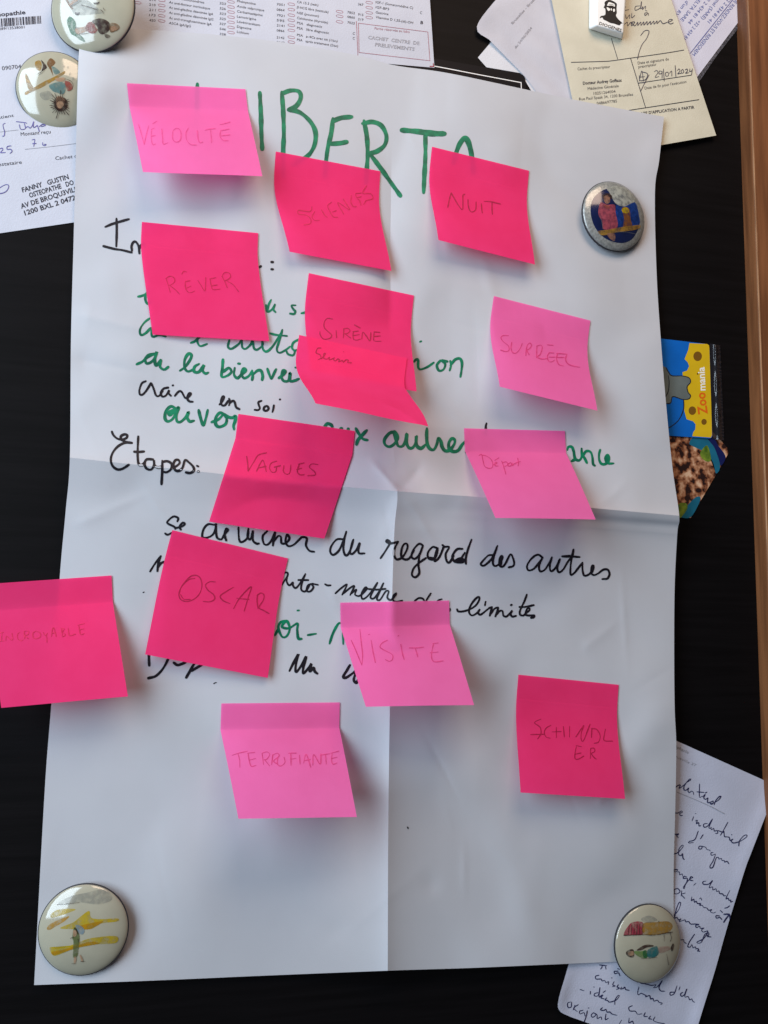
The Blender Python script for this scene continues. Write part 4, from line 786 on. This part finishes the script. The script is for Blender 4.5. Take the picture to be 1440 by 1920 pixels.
note('light pink note with pencilled SURRÉEL at the right of the poster', [(926, 555), (1107, 601), (1120, 770), (937, 725)], M_lt, PH, zs(910, 610, 7.2, [[(310, 140), (240, 140), (210, 170), (240, 220), (310, 280), (316, 340), (270, 355), (205, 335)], [(355, 230), (345, 310), (370, 370), (420, 372), (470, 310), (496, 245)], [(565, 270), (550, 330), (545, 410)], [(560, 270), (600, 240), (620, 275), (590, 320), (560, 340), (590, 400)], [(695, 275), (690, 360), (690, 440)], [(690, 285), (740, 268), (766, 300), (740, 390), (700, 430), (760, 456), (832, 450)], [(835, 264), (912, 271)],
    [(862, 368), (835, 420), (850, 480), (890, 495), (932, 470)], [(865, 370), (922, 375)], [(860, 430), (942, 430)], [(970, 385), (960, 460), (990, 530), (1052, 550)], [(960, 380), (1100, 390)], [(970, 435), (1062, 435)], [(1096, 395), (1080, 460), (1110, 520), (1180, 550), (1272, 568)]]), I_lt, 1.7, 0, seed=7, curl=0.8)
note('deep pink note lettered VAGUES draped over the fold beside the word Étapes', [(447, 776), (665, 808), (608, 1010), (392, 978)], M_hot, PH, zs(380, 770, 4.8, [[(395, 410), (405, 480), (408, 545)], [(408, 545), (460, 460), (500, 400), (575, 378)], [(485, 545), (520, 470), (545, 450), (572, 550)], [(505, 515), (570, 500)], [(665, 455), (620, 470), (600, 510), (620, 552), (655, 550), (662, 510), (640, 510), (700, 495)], [(730, 495), (725, 545), (750, 572), (782, 560), (792, 490)], [(870, 480), (850, 540), (870, 576), (912, 578)], [(860, 482), (912, 470)], [(845, 530), (890, 518)], [(1036, 485), (980, 480), (960, 510), (1005, 550), (1010, 580), (945, 586)]]), I_hot2, 1.8, 1.0, seed=8, far=(2.5, 4.5))
note('light pink note with small cursive Départ over the end of a green line', [(870, 803), (1059, 808), (1117, 974), (929, 971)], M_lt, PH, zs(860, 790, 7.2, [[(275, 462), (310, 450), (325, 520), (345, 600), (370, 626)], [(300, 455), (370, 470), (430, 510), (460, 570), (450, 626), (400, 636), (360, 620)], [(470, 590), (500, 576), (516, 560), (490, 560), (490, 600), (532, 606)], [(485, 530), (542, 495)], [(580, 540), (602, 600), (636, 716)], [(590, 560), (642, 550), (660, 590), (620, 612)], [(702, 560), (665, 580), (670, 606), (706, 600), (716, 565), (726, 600), (742, 578), (772, 575)], [(795, 500), (806, 560), (800, 606)], [(768, 562), (832, 545)]]), I_lt, 1.6, 0.5, seed=9)
note('hot pink tilted note whose word starts with a large double-drawn O', [(323, 994), (540, 1047), (502, 1271), (272, 1227)], M_hot, PH, zs(300, 1050, 6, [[(390, 206), (322, 220), (250, 290), (212, 370), (230, 442), (300, 465), (380, 440), (442, 380), (470, 290), (450, 200), (390, 170), (322, 200), (240, 300), (215, 380)], [(230, 390), (268, 440), (342, 442)], [(622, 246), (560, 244), (510, 280), (540, 340), (602, 390), (612, 440), (560, 468), (485, 465)], [(826, 305), (740, 355), (676, 405), (710, 456), (786, 490)], [(826, 545), (900, 420), (1022, 300), (990, 420), (945, 575)], [(862, 430), (1000, 442)],
    [(1095, 385), (1090, 460), (1102, 545)], [(1090, 400), (1130, 370), (1166, 390), (1160, 450), (1112, 532), (1160, 565), (1226, 602)]]), I_hot2, 1.7, 0, seed=10, curl=0.7)
note('hot pink note with faint INCROYABLE hanging over the left poster edge', [(-23, 1095), (209, 1079), (240, 1306), (2, 1327)], M_hot, PH, zs(0, 1140, 6.545, [[(22, 305), (16, 405)], [(0, 302), (42, 300)], [(-10, 408), (46, 404)], [(70, 402), (76, 345), (110, 372), (152, 392), (146, 310)], [(242, 300), (216, 320), (215, 370), (250, 402), (282, 392)], [(295, 285), (302, 380)], [(296, 285), (345, 284), (342, 325), (302, 340), (345, 376)], [(440, 285), (402, 310), (406, 360), (440, 376), (490, 356), (492, 310), (452, 286)], [(530, 300), (556, 340), (582, 308)], [(568, 322), (576, 422)],
    [(630, 355), (642, 260), (660, 250), (688, 352)], [(636, 312), (682, 302)], [(750, 245), (766, 352)], [(750, 248), (786, 260), (768, 296), (802, 330), (768, 355)], [(835, 250), (850, 336), (926, 320)], [(955, 212), (1036, 190)], [(966, 220), (986, 320), (1032, 315)], [(976, 268), (1030, 256)]]), I_faint, 1.5, 1.0, seed=11)
note('light pink note lettered VISITE in tall thin capitals over the black writing', [(638, 1130), (842, 1126), (889, 1322), (686, 1325)], M_lt, PH, zs(640, 1160, 6.545, [[(120, 265), (172, 380), (250, 572)], [(228, 130), (242, 280), (260, 450), (250, 572)], [(365, 265), (386, 400), (416, 540)], [(332, 197), (348, 194)], [(566, 264), (500, 300), (475, 350), (530, 390), (622, 442), (626, 500), (590, 525), (540, 505)], [(728, 315), (746, 420), (770, 506)], [(692, 214), (702, 208)], [(832, 360), (920, 360), (1012, 350)], [(905, 365), (926, 430), (936, 472)], [(1130, 305), (1110, 400), (1106, 480), (1140, 530), (1252, 520)], [(1120, 308), (1186, 300)], [(1088, 421), (1186, 411)]]), I_lt, 1.6, 0.3, seed=12)
note('light pink note with TERRIFIANTE, lowest note on the left half of the poster', [(415, 1319), (637, 1317), (669, 1532), (447, 1535)], M_lt, PH, zs(360, 1280, 4, [[(300, 546), (350, 530), (416, 515)], [(345, 535), (356, 580), (358, 636)], [(420, 530), (430, 590), (445, 628), (480, 621)], [(415, 530), (470, 524)], [(430, 582), (476, 570)], [(525, 530), (536, 616)], [(525, 530), (562, 520), (582, 540), (560, 575), (538, 580)], [(545, 580), (582, 626)], [(606, 540), (596, 616)], [(602, 545), (640, 530), (652, 552), (612, 588), (640, 612)], [(642, 560), (640, 610), (665, 626), (696, 600), (690, 560)], [(740, 535), (742, 621)], [(725, 530), (782, 529)], [(742, 575), (780, 568)], [(805, 545), (810, 612)], [(835, 605), (856, 540), (890, 636)], [(845, 585), (886, 577)],
    [(905, 620), (912, 540), (960, 612), (966, 534)], [(960, 545), (1032, 534)], [(1000, 545), (1006, 612)], [(1050, 530), (1045, 580), (1056, 612), (1086, 604)], [(1040, 530), (1100, 515)], [(1045, 571), (1086, 560)]]), I_lt, 1.6, 0.8, seed=13)
note('hot pink note with its word split over two lines in the lower right quarter', [(972, 1265), (1160, 1284), (1172, 1498), (976, 1486)], M_hot, PH, zs(970, 1330, 6.857, [[(300, 125), (220, 170), (290, 230), (302, 310), (260, 380)], [(170, 325), (342, 320)], [(430, 205), (370, 240), (345, 300), (370, 356), (422, 370)], [(500, 230), (500, 366)], [(445, 290), (562, 285)], [(590, 220), (602, 356)], [(670, 220), (668, 356)], [(750, 355), (850, 210), (820, 300), (820, 390), (852, 395), (932, 190)], [(955, 250), (950, 362)], [(950, 245), (1020, 260), (1062, 340), (1040, 420), (985, 436)], [(1130, 255), (1115, 330), (1116, 400), (1222, 408)],
    [(755, 480), (740, 560), (740, 630), (780, 640), (852, 600)], [(755, 465), (822, 480)], [(740, 576), (816, 560)], [(940, 500), (935, 632)], [(940, 500), (982, 500), (992, 540), (950, 570), (986, 620), (1012, 640)]]), I_hot2, 1.7, 0, seed=14, curl=0.8)

# ================================================================== magnets
M_enamel = mat('cream_enamel', (0.35, 0.33, 0.25), 0.12, 0.5, 0.1, 60, None, 0, 1, coat=0.5)
M_rim = mat('dark_steel_rim', (0.03, 0.031, 0.036), 0.5, 0.3, metal=0.3)
M_silver = mat('silver_glitter', (0.30, 0.315, 0.30), 0.28, 0.5, 0, 700, (0.18, 0.19, 0.185), 0.2, 800, metal=0.2, coat=0.5)
class Button(Surf):
    lo, hi = 0.02, 0.98
    def __init__(s, ext, h, R=None, seed=0):
        s.h = h; x0, y0, x1, y1 = ext; c = np.array([(x0+x1)/2, (y0+y1)/2]); best = None
        for R_ in ([R] if R else [24, 25, 26, 27, 28]):
            for yw in np.radians(np.arange(-16, 17, 2)):
                for pt in np.radians(np.arange(-14, 15, 2)):
                    s.R, s.yw, s.pt = R_/1000, yw, pt; s.set(P(c[None], h+2.0)[0])
                    a = np.linspace(0, 6.283, 40); q = proj(s.ring(a, 1.0, 0.6))
                    e = abs(q[:, 0].min()-x0)+abs(q[:, 0].max()-x1)+abs(q[:, 1].min()-y0)+abs(q[:, 1].max()-y1)
                    e += 14*(abs(yw)+abs(pt))+0.6*abs(R_-27.5)
                    if best is None or e < best[0]: best = (e, R_/1000, yw, pt)
        _, s.R, s.yw, s.pt = best; s.set(P(c[None], h+2.0)[0])
        q = proj(s.ring(np.linspace(0, 6.283, 60), 1.0, 0.6)); off = c-(q.min(0)+q.max(0))/2
        s.set(P((c+off)[None], h+2.0)[0])
        # rest it on what lies under it
        print('magnet', ext, 'R', s.R, 'yaw', round(math.degrees(s.yw)), 'pitch', round(math.degrees(s.pt)))
    def set(s, o):
        s.o = o; cy, sy, cp, sp = math.cos(s.yw), math.sin(s.yw), math.cos(s.pt), math.sin(s.pt)
        s.ex = np.array([cy, sy, 0]); s.ez = np.array([0, sp, cp]); n = np.cross(s.ex, s.ez); s.n = n/np.linalg.norm(n)
        if s.n[1] > 0: s.n = -s.n
    def ring(s, a, k, z): return s.o+s.R*k*(np.cos(a)[:, None]*s.ex+np.sin(a)[:, None]*s.ez)+s.n*np.reshape(z, (-1, 1))/1000
    def dome(s, r): return 0.6+5.8*np.clip(1-np.clip(r, 0, 1)**2.0, 0, 1)**0.70
    def pos(s, a, b):
        x, z = (a-0.5)*2, (0.5-b)*2; r = np.hypot(x, z)
        return s.o+s.R*(x[:, None]*s.ex+z[:, None]*s.ez)+s.n*(s.dome(np.minimum(r, 0.995))[:, None])/1000
    def lathe(s, name, prof, m, parent=None, n=72):
        a = np.linspace(0, 2*np.pi, n, endpoint=False); V = []; F = []
        for r, z in prof: V.append(s.ring(a, r, np.full(n, z)))
        for j in range(len(prof)-1):
            for i in range(n): F.append((j*n+i, j*n+(i+1) % n, (j+1)*n+(i+1) % n, (j+1)*n+i))
        return mesh(name, np.vstack(V), F, m, parent)
def button(label, ext, h, face=M_enamel, **kw):
    b = Button(ext, h, **kw)
    rr = np.r_[np.linspace(1.0, 0.9, 12), np.linspace(0.88, 0.0005, 22)]
    o = b.lathe('button_magnet', [(1.0, 0.25)]+[(r, b.dome(r)) for r in rr], face)
    b.lathe('metal_rim', [(0.93, -1.6), (1.0, -1.5), (1.018, -0.8), (1.02, 0.1), (1.01, 0.5), (0.985, 0.75)], M_rim, o)
    tag(o, label, 'magnet', 'round picture button magnets')
    return b, o
W = lambda n, c, a=0.8: wash(n, tuple(x*0.85 for x in c), a*0.82)
wBrown, wDkBr, wRed, wGreen, wGrey, wSkin = W('brown_wash', (0.20, 0.09, 0.03)), W('dark_brown_wash', (0.045, 0.022, 0.018), 0.95), W('dusty_red_wash', (0.30, 0.075, 0.06), 0.9), W('green_wash', (0.025, 0.14, 0.045), 0.9), W('grey_wash', (0.24, 0.25, 0.23), 0.38), W('skin_wash', (0.48, 0.29, 0.18), 0.8)
wOchre, wTeal, wYel, wPink, wBlue = W('ochre_wash', (0.36, 0.20, 0.035), 0.9), W('teal_wash', (0.02, 0.16, 0.17), 0.9), W('yellow_wash', (0.50, 0.36, 0.015), 0.85), W('pink_wash', (0.45, 0.10, 0.14), 0.9), W('pale_blue_wash', (0.20, 0.30, 0.38), 0.8)
wOlive = W('olive_wash', (0.12, 0.15, 0.05), 0.85); wNight = mat('night_blue_paint', (0.004, 0.010, 0.055), 0.15, 0.5, 0.3, 120, None, coat=0.5); wMidB = W('blue_wash', (0.012, 0.05, 0.26), 0.9); wMoon = W('moon_white_wash', (0.40, 0.42, 0.38), 1.0); wRedS = W('crimson_wash', (0.34, 0.03, 0.06), 0.9)

b, o = button('round cream magnet with a dark haired stooping figure and green tuft at the top', (99, -70, 249, 99), 13.5)
Z = lambda pts: zs(90, 0, 8.471, [pts])[0]
patches(b, 'painted_picture', [(Z([(340, -10), (600, 0), (700, 60), (860, 200), (700, 230), (450, 240), (380, 160)]), 4), (Z([(280, 0), (330, 90), (375, 150), (400, 140), (345, 60), (310, -20)]), 0), (Z([(350, 110), (400, 60), (480, 0), (440, -20), (340, 60)]), 5), (Z([(340, 265), (395, 290), (440, 360), (450, 450), (460, 520), (560, 600), (590, 665), (520, 640), (440, 580), (370, 540), (330, 450), (300, 340)]), 3),
    (Z([(430, 460), (560, 430), (640, 400), (650, 470), (560, 520), (470, 545)]), 5), (Z([(640, 360), (720, 360), (760, 440), (790, 470), (740, 530), (650, 520), (590, 450)]), 2), (Z([(700, 340), (800, 295), (900, 310), (980, 370), (985, 450), (930, 520), (850, 545), (800, 500), (780, 420)]), 1), (Z([(985, 380), (1060, 365), (1130, 410), (1130, 460), (1060, 500), (990, 510)]), 0), (Z([(1010, 420), (1070, 410), (1110, 450), (1060, 490), (1000, 480)]), 5), (Z([(900, 540), (960, 550), (990, 580), (950, 605), (910, 590)]), 1),
    (Z([(430, 200), (510, 200), (480, 240), (440, 240)]), 1), (Z([(720, 50), (780, 40), (820, 30), (800, 65), (750, 70)]), 1)], [wBrown, wDkBr, wRed, wGreen, wGrey, wSkin], o, 0.05)
write(b, 'painted_lines', [(Z([(500, 540), (560, 540), (640, 530)]), 1.2), (Z([(430, 440), (490, 445)]), 1.2), (Z([(520, 80), (640, 110), (780, 155)]), 1.0), (Z([(350, 105), (440, 60), (520, 0)]), 1.2), (Z([(840, 160), (870, 190), (880, 220)]), 1.3), (Z([(880, 130), (900, 170)]), 1.0)], wDkBr, o, 0.5)

b, o = button('round cream magnet with an upside down spiky haired figure, partly under the poster', (31, 96, 177, 242), 1.4)
Z = lambda pts: zs(20, 90, 10.286, [pts])[0]
spk = []
for k in range(26):
    a = 2*math.pi*k/26+0.1; r0 = 75; r1 = 150+95*random.random()*(0.4+abs(math.sin(a))); cx, cy = 955, 1095
    spk.append((Z([(cx+r0*math.cos(a), cy+r0*math.sin(a)), (cx+r1*math.cos(a+0.06), cy+r1*math.sin(a+0.06))]), 1.5))
patches(b, 'painted_picture', [(Z([(290, 490), (340, 560), (390, 680), (440, 770), (350, 800), (310, 700), (285, 580)]), 5), (Z([(280, 850), (420, 780), (620, 660), (850, 550), (1030, 450), (1045, 490), (880, 600), (640, 740), (430, 840), (290, 905)]), 5), (Z([(470, 280), (560, 240), (600, 330), (570, 430), (500, 410)]), 5), (Z([(580, 230), (630, 270), (700, 370), (650, 420), (600, 440), (620, 330)]), 1), (Z([(700, 300), (770, 200), (860, 270), (830, 330), (770, 380), (820, 540), (760, 420)]), 0), (Z([(800, 360), (880, 390), (950, 470), (860, 510), (810, 430)]), 6),
    (Z([(740, 720), (900, 660), (1040, 680), (1060, 800), (1010, 890), (880, 860), (800, 820)]), 6), (Z([(1040, 640), (1120, 650), (1190, 720), (1180, 800), (1100, 830), (1060, 740)]), 2), (Z([(860, 590), (1000, 570), (1060, 600), (1000, 650), (900, 640)]), 3), (Z([(560, 880), (740, 830), (820, 960), (640, 1000)]), 4), (Z([(830, 1010), (920, 940), (1060, 980), (1100, 1090), (1050, 1200), (940, 1220), (850, 1150)]), 1), (Z([(880, 960), (960, 930), (1040, 1000), (1020, 1110), (950, 1180), (890, 1120)]), 3),
    (Z([(1005, 340), (1035, 330), (1040, 370), (1010, 385)]), 4), (Z([(1085, 370), (1120, 360), (1120, 400), (1090, 410)]), 4), (Z([(1120, 480), (1160, 470), (1150, 520), (1125, 520)]), 4), (Z([(1180, 580), (1225, 570), (1210, 625), (1185, 620)]), 4)], [wBrown, wDkBr, wRed, wSkin, wGrey, wOchre, W('pale_teal_wash', (0.12, 0.24, 0.24), 0.8)], o, 0.05)
write(b, 'painted_lines', spk+[(Z([(530, 510), (600, 470), (650, 410)]), 1.2), (Z([(1050, 600), (1160, 650), (1205, 720), (1190, 800)]), 1.0)], wDkBr, o, 0.55)

b, o = button('round silver rimmed magnet with a moonlit night picture at the right of the poster', (1093, 341, 1208, 470), 8.5, M_silver)
Z = lambda pts: zs(1080, 330, 9.6, [pts])[0]
patches(b, 'painted_picture', [(Z([(540, 235), (400, 310), (300, 430), (262, 590), (280, 760), (330, 900), (420, 1030), (540, 1130), (690, 1190), (850, 1205), (990, 1150), (1090, 1020), (1140, 860), (1125, 690), (1080, 530), (1000, 400), (850, 290), (690, 235)]), 0), (Z([(560, 230), (720, 180), (900, 230), (1020, 350), (1060, 450), (960, 520), (850, 550), (720, 500), (650, 400), (600, 300)]), 1), (Z([(720, 540), (850, 560), (1060, 480), (1130, 700), (1130, 880), (900, 900), (740, 900)]), 2),
    (Z([(480, 340), (560, 310), (640, 350), (650, 420), (600, 400), (520, 420), (480, 400)]), 4), (Z([(500, 380), (560, 350), (610, 400), (600, 480), (540, 500), (505, 450)]), 7), (Z([(440, 480), (560, 520), (690, 520), (710, 660), (740, 920), (500, 960), (470, 820), (400, 680)]), 3), (Z([(490, 540), (560, 520), (620, 560), (560, 600)]), 9), (Z([(820, 590), (900, 560), (960, 610), (980, 780), (1000, 900), (850, 930), (860, 760)]), 6), (Z([(820, 600), (890, 565), (950, 610), (930, 670), (840, 660)]), 8),
    (Z([(400, 990), (560, 970), (760, 930), (960, 900), (1140, 885), (1140, 940), (980, 985), (760, 1010), (560, 1060), (440, 1060)]), 5), (Z([(560, 1040), (690, 1040), (690, 1170), (600, 1120)]), 7)], [wNight, wMoon, wMidB, W('rose_dress_wash', (0.36, 0.07, 0.10), 0.95), wDkBr, wOchre, W('rust_wash', (0.22, 0.08, 0.02), 0.95), W('dim_skin_wash', (0.30, 0.15, 0.10), 0.9), wYel, wRed], o, 0.04)
write(b, 'painted_lines', [(Z([(700, 1010), (880, 1010), (1060, 1045)]), 1.2), (Z([(420, 700), (460, 840), (480, 960)]), 0.9), (Z([(740, 380), (800, 370), (880, 370)]), 1.0)], wGrey, o, 0.5)

b, o = button('round cream magnet with two yellow bands and a walking figure, bottom left poster corner', (73, 1657, 238.5, 1830), 5.0)
Z = lambda pts: zs(60, 1640, 7.2, [pts])[0]
patches(b, 'painted_picture', [(Z([(250, 545), (330, 480), (480, 460), (590, 470), (480, 520), (360, 560), (270, 580)]), 2), (Z([(200, 730), (240, 670), (360, 610), (500, 560), (450, 620), (320, 700), (240, 745)]), 3), (Z([(380, 720), (560, 640), (660, 560), (770, 490), (800, 580), (930, 600), (1150, 590), (1150, 630), (930, 660), (820, 725), (720, 740), (560, 735)]), 2), (Z([(640, 700), (760, 660), (960, 630), (820, 720), (720, 738)]), 3), (Z([(240, 980), (340, 1000), (560, 940), (740, 870), (900, 840), (1140, 830), (1130, 920), (900, 935), (700, 970), (500, 1010), (360, 1080), (280, 1085)]), 2), (Z([(270, 1040), (420, 1010), (640, 940), (800, 900), (900, 930), (640, 980), (380, 1060), (290, 1085)]), 3),
    (Z([(340, 400), (500, 300), (700, 250), (980, 200), (1080, 330), (900, 400), (620, 370), (480, 405)]), 0), (Z([(590, 680), (660, 690), (710, 750), (680, 805), (620, 770)]), 4), (Z([(565, 720), (600, 720), (640, 820), (635, 950), (610, 1100), (555, 1105), (560, 900), (545, 850)]), 1), (Z([(560, 750), (600, 760), (600, 820), (560, 830)]), 5), (Z([(570, 1110), (600, 1110), (590, 1190), (565, 1190)]), 5), (Z([(640, 1080), (665, 1090), (690, 1150), (670, 1170)]), 5)], [wGrey, wOlive, wYel, W('amber_wash', (0.48, 0.24, 0.01), 0.85), wPink if False else wBlue, wSkin], o, 0.04)
write(b, 'painted_lines', [(Z([(540, 1195), (580, 1195)]), 1.4), (Z([(660, 1165), (710, 1165)]), 1.2), (Z([(520, 855), (560, 840)]), 1.0), (Z([(570, 715), (595, 735), (625, 800)]), 1.6), (Z([(340, 405), (480, 395), (640, 375)]), 0.9), (Z([(620, 860), (640, 920)]), 1.2)], wDkBr, o, 0.5)

b, o = button('round cream magnet with red and yellow patches and a sideways figure, bottom right corner', (1154, 1695.5, 1275.5, 1844), 5.4)
Z = lambda pts: zs(1140, 1680, 9.0, [pts])[0]
patches(b, 'painted_picture', [(Z([(265, 660), (330, 520), (420, 440), (590, 450), (595, 640), (420, 660)]), 0), (Z([(600, 460), (800, 440), (1020, 430), (1090, 520), (1000, 620), (780, 655), (600, 640)]), 1), (Z([(560, 380), (700, 330), (830, 400), (720, 450), (600, 440)]), 2), (Z([(300, 960), (340, 910), (420, 900), (440, 960), (430, 1035), (340, 1020)]), 3), (Z([(340, 950), (420, 930), (430, 990), (360, 1005)]), 4), (Z([(440, 930), (560, 930), (640, 920), (660, 1000), (640, 1045), (560, 1040), (470, 990)]), 5), (Z([(590, 930), (650, 920), (660, 1030), (595, 1030)]), 8), (Z([(660, 920), (780, 850), (830, 860), (840, 990), (690, 1045)]), 6), (Z([(480, 910), (600, 830), (720, 820), (770, 845), (640, 870), (560, 910)]), 3), (Z([(850, 860), (1020, 850), (1030, 910), (880, 960), (850, 930)]), 7), (Z([(1050, 880), (1085, 800), (1110, 830), (1080, 930)]), 3)],
    [wRedS, wOchre, wGrey, wDkBr, wSkin, W('pale_green_wash', (0.16, 0.26, 0.08), 0.9), wTeal, W('faint_pink_wash', (0.42, 0.24, 0.20), 0.6), wGreen], o, 0.04)
write(b, 'painted_lines', [(Z([(262, 662), (420, 655), (600, 650), (780, 655), (980, 620), (1080, 605)]), 1.6), (Z([(1040, 620), (1060, 700), (1040, 760)]), 1.2), (Z([(935, 650), (940, 760)]), 0.9), (Z([(980, 970), (1000, 1080), (1015, 1160)]), 1.0), (Z([(845, 425), (850, 435)]), 2.2)]+[(Z([(340+45*k, 640), (350+45*k, 490-8*k)]), 1.0) for k in range(6)]+[(Z([(550, 1050), (680, 1045), (820, 1025)]), 0.9)], wDkBr, o, 0.5)

# --- square portrait magnet
M_tile = mat('white_glazed_plastic', (0.74, 0.76, 0.76), 0.3, 0.45, 0.04, 40, coat=0.2)
M_tprint = mat('black_tile_print', (0.006, 0.006, 0.008), 0.4, 0.3)
bot = P(np.array([(1104, -62), (1178, -50), (1167, 75.5), (1103, 55)]), np.full(4, 3.6)); top = P(np.array([(1119, -58), (1176, -46), (1169, 62), (1117.5, 48)]), np.full(4, 10.5))
# keep the slab's sides true: the top face is the base drawn in a little and raised
V = np.vstack([bot, top])
bm = bmesh.new(); vs = [bm.verts.new(v) for v in V]
for f in ((0, 1, 2, 3), (4, 7, 6, 5), (0, 4, 5, 1), (1, 5, 6, 2), (2, 6, 7, 3), (3, 7, 4, 0)): bm.faces.new([vs[i] for i in f])
bmesh.ops.recalc_face_normals(bm, faces=bm.faces)
bmesh.ops.bevel(bm, geom=list(bm.edges), offset=0.0016, segments=5, affect='EDGES', profile=0.6)
me = bpy.data.meshes.new('tile_magnet'); bm.to_mesh(me); bm.free()
o = link('tile_magnet', me, M_tile, None, True)
tag(o, 'white square magnet printed with a black bearded portrait and a name', 'magnet')
class TileTop(Surf):
    def pos(s, a, b):
        a, b = a[:, None], b[:, None]
        return (top[0]*(1-a)+top[1]*a)*(1-b)+(top[3]*(1-a)+top[2]*a)*b
TT = TileTop()
z = lambda pts: zs(1080, 0, 12, [pts])[0]
def flat(name, pts, m, lift):
    c = catmull(z(pts), closed=True, step=0.7); return mesh(name, TT.lift(c, lift), [tuple(range(len(c)))], m, o, smooth=False)
flat('portrait', [(640, 60), (680, 15), (740, -5), (800, 8), (870, 45), (918, 90), (912, 190), (918, 290), (900, 350), (950, 430), (1045, 522), (1010, 535), (975, 572), (860, 535), (780, 520), (700, 480), (620, 440), (590, 395), (535, 412), (560, 362), (655, 330), (655, 200), (622, 175), (645, 110)], M_tprint, 0.05)
fc = []
for pts in ([(698, 125), (735, 52), (790, 62), (865, 95), (872, 150), (820, 130), (780, 125), (720, 130)], [(690, 165), (745, 185), (770, 215), (735, 250), (700, 215)], [(780, 195), (800, 190), (805, 235), (785, 240)], [(830, 210), (870, 205), (870, 255), (840, 270)]):
    fc.append((z(pts), 0))
patches(TT, 'portrait_face', fc, [M_wh], o, 0.09)
write(TT, 'portrait_lines', [(z([(735, 105), (790, 100), (850, 120)]), 0.6), (z([(750, 150), (790, 155)]), 0.8)], M_tprint, o, 0.25, 0.02)
printed(TT, 'name_lettering', [('DIOGENES', (1122.8, 46), (1164.8, 59.8), 5.6, True)], M_tprint, o, 0.06)
